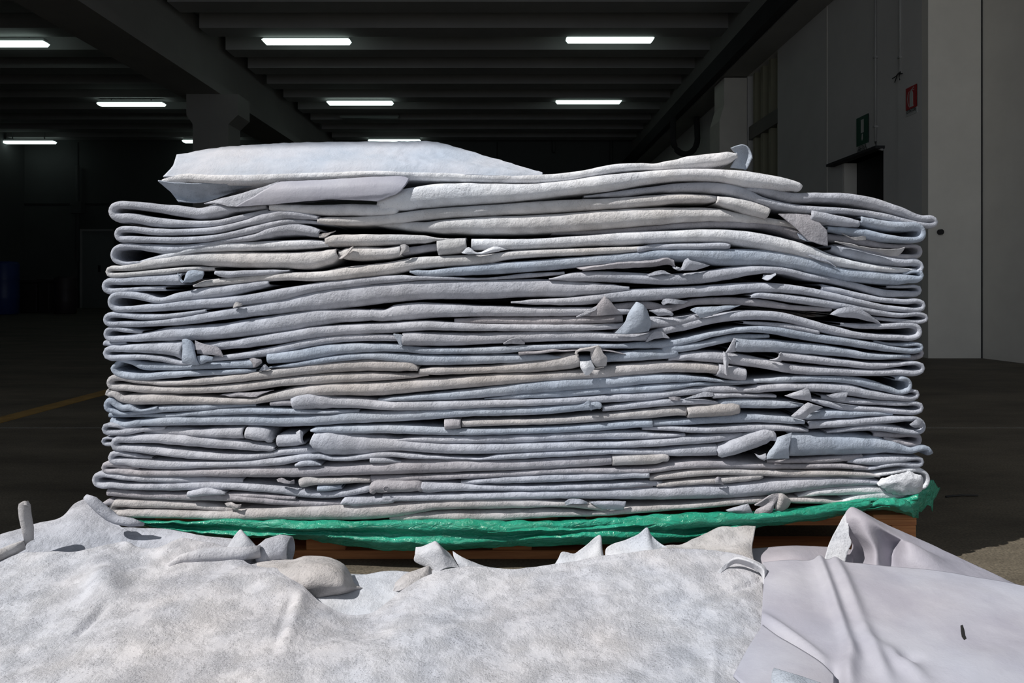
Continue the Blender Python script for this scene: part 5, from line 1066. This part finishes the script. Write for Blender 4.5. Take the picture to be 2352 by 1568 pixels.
# smooth right hide
wr2 = creases([(1870, 1290, 1960, 1520, .010, .014), (1905, 1292, 1985, 1460, .012, .012), (1985, 1460, 2040, 1568, .012, .012), (1750, 1425, 1910, 1540, .010, .010), (1910, 1540, 1940, 1580, .01, -.012),
               (1955, 1500, 1945, 1600, .012, .012), (1845, 1310, 1880, 1440, .02, -.004), (2060, 1525, 2110, 1520, .012, -.008), (2030, 1500, 2120, 1568, .015, .012), (2320, 1500, 2200, 1560, .03, .006)])
rh = grid_patch('loose_hide', [
 '1752 1292 .098, 1800 1288 .10, 1860 1286 .102, 1900 1287 .102, 1960 1291 .10, 2040 1298 .10, 2150 1308 .10, 2250 1325 .098, 2380 1352 .095, 2520 1390 .085, 2700 1440 .07',
 '1754 1322 .095, 1800 1325 .098, 1860 1325 .10, 1900 1325 .10, 1960 1328 .10, 2040 1335 .10, 2150 1346 .10, 2250 1362 .098, 2380 1385 .093, 2520 1420 .085, 2700 1470 .065',
 '1752 1365 .088, 1800 1372 .09, 1860 1375 .092, 1900 1375 .093, 1960 1378 .094, 2040 1382 .094, 2150 1390 .094, 2250 1405 .092, 2380 1425 .088, 2520 1455 .08, 2700 1500 .06',
 '1748 1432 .078, 1790 1440 .08, 1850 1445 .082, 1900 1445 .083, 1960 1445 .084, 2040 1450 .084, 2150 1458 .084, 2250 1468 .082, 2380 1485 .08, 2520 1510 .072, 2700 1550 .055',
 '1738 1520 .066, 1775 1535 .070, 1830 1545 .074, 1890 1545 .075, 1960 1545 .076, 2040 1545 .076, 2150 1550 .076, 2250 1560 .076, 2380 1575 .072, 2520 1600 .065, 2700 1640 .05',
 '1730 1600 .058, 1770 1640 .060, 1820 1660 .064, 1880 1670 .066, 1960 1680 .066, 2040 1680 .066, 2150 1690 .066, 2250 1700 .066, 2380 1720 .06, 2520 1750 .055, 2700 1800 .04'],
 'S', 'large smooth lilac hide with long creases and a small slit, front right', 'leather hide', sub=14, nz=.0035, nscale=5, group=GR, wrinkle=wr2)
# slit in the smooth hide: black face laid on the sheet for its dark opening
def on_sheet(px, py, z): Y = (HC - z) * F / (py - HY); return at(px, py, Y)
b = MB(); ring = [(2206, 1436), (2211, 1434), (2215, 1446), (2217, 1458), (2220, 1466), (2214, 1469), (2209, 1462), (2207, 1450)]
dep = bpy.context.evaluated_depsgraph_get()
P = []
from mathutils.bvhtree import BVHTree
bv = BVHTree.FromObject(rh, dep)
for x, y in ring:
    d_ = (at(x, y, 1.0) - Vector((0, 0, HC))).normalized(); h_, n_, i_, _ = bv.ray_cast(Vector((0, 0, HC)) - rh.location, d_)
    P.append((h_ + rh.location) - d_ * .0012 if h_ else on_sheet(x, y, .08))
cc = sum(P, Vector()) / len(P)
b.v = [tuple(q) for q in P] + [tuple(cc + Vector((0, 0, .0004)))]; b.f = [(i, (i + 1) % len(P), len(P)) for i in range(len(P))]
o = b.build('slit', 'black', rh, sm=False); o['label'] = 'small ragged black slit'
# folded-back lip where the two front hides meet
grid_patch('loose_hide', ['1648 1312 .088, 1668 1292 .104, 1690 1279 .118, 1715 1282 .12, 1742 1290 .114, 1757 1300 .108, 1762 1312 .10',
 '1645 1318 .086, 1666 1299 .098, 1690 1285 .113, 1716 1288 .117, 1740 1298 .112, 1753 1308 .106, 1757 1324 .096',
 '1645 1324 .084, 1668 1306 .092, 1690 1294 .10, 1716 1300 .098, 1736 1310 .096, 1748 1320 .092, 1752 1340 .088'],
 'R2', 'turned-up hollow lip where the rough and the smooth front hides meet', 'leather hide', sub=8, nz=.0008, nscale=20, group=GR)
# folded piece at the bottom edge
grid_patch('loose_hide', ['1752 1434 .079, 1790 1462 .082, 1840 1490 .083, 1885 1520 .082, 1915 1548 .078', '1722 1480 .078, 1772 1508 .083, 1822 1538 .085, 1868 1572 .083, 1915 1620 .077', '1684 1550 .072, 1735 1600 .078, 1790 1650 .080, 1850 1700 .078, 1915 1750 .070'],
 'S', 'smooth triangular fold lapping over the rough hide at the lower right', 'leather hide', sub=8, nz=.001, nscale=14, group=GR)
grid_patch('hide_scrap', ['1778 1533 .094, 1805 1542 .097, 1845 1554 .096, 1900 1572 .086', '1772 1552 .091, 1802 1564 .096, 1845 1578 .095, 1905 1600 .085', '1766 1640 .082, 1800 1650 .083, 1850 1660 .083, 1912 1680 .078'],
 'B', 'blue-grey corner of hide curling up at the bottom photo border, right', 'hide scrap', sub=8, nz=.001, nscale=14, group=GR)
# tent-like hide
tn = grid_patch('loose_hide', [
 '1942 1176 0 1.60, 1955 1165 0 1.605, 1975 1172 0 1.605, 2030 1202 0 1.60, 2100 1232 0 1.59, 2180 1268 0 1.56, 2260 1305 0 1.52, 2352 1348 0 1.46, 2450 1395 0 1.38',
 '1944 1195 0 1.585, 1960 1188 0 1.575, 1990 1192 0 1.565, 2040 1222 0 1.56, 2105 1252 0 1.55, 2185 1288 0 1.52, 2262 1322 0 1.48, 2352 1362 0 1.42, 2450 1405 0 1.35',
 '1948 1222 0 1.59, 1968 1225 0 1.575, 2000 1232 0 1.545, 2050 1248 0 1.585, 2090 1246 0 1.52, 2180 1300 0 1.49, 2262 1335 0 1.45, 2352 1375 0 1.40, 2450 1415 0 1.33',
 '1958 1250 0 1.61, 1980 1266 0 1.60, 2012 1268 0 1.53, 2045 1284 0 1.57, 2086 1282 0 1.50, 2180 1318 0 1.46, 2262 1350 0 1.42, 2352 1388 0 1.38, 2450 1425 0 1.31',
 '1945 1292 0 1.60, 1975 1300 0 1.58, 2010 1306 0 1.52, 2050 1312 0 1.53, 2090 1318 0 1.49, 2180 1340 0 1.44, 2262 1368 0 1.40, 2352 1402 0 1.36, 2450 1440 0 1.30'],
 'S2', 'tent-like smooth mauve hide with a raised peak in front of the pallet leg', 'leather hide', sub=12, nz=.003, nscale=9, group=GR)
grid_patch('fleshy_edge', ['1955 1166 0 1.60, 1942 1178 0 1.60, 1930 1198 0 1.59, 1915 1225 0 1.585, 1902 1255 0 1.575, 1892 1290 0 1.56',
 '1957 1185 0 1.592, 1948 1205 0 1.58, 1950 1228 0 1.572, 1956 1245 0 1.565, 1948 1265 0 1.56, 1940 1294 0 1.55'], 'R2', 'rough turned-over edge of the tent-like hide', None, sub=10, nz=.0015, nscale=40, parent=tn)
grid_patch('loose_hide', ['-300 1335 .03, 300 1300 .035, 900 1318 .035, 1500 1300 .03, 1900 1300 .03, 2500 1420 .03', '-300 1600 .02, 300 1600 .02, 900 1600 .02, 1500 1600 .02, 1900 1600 .02, 2500 1600 .02', '-300 1850 .02, 300 1850 .02, 900 1850 .02, 1500 1850 .02, 1900 1850 .02, 2500 1850 .02'],
 'R2', 'lowest pale hide seen in slivers under the heap in front of the pallet', 'leather hide', sub=10, nz=.002, nscale=7, group=GR)
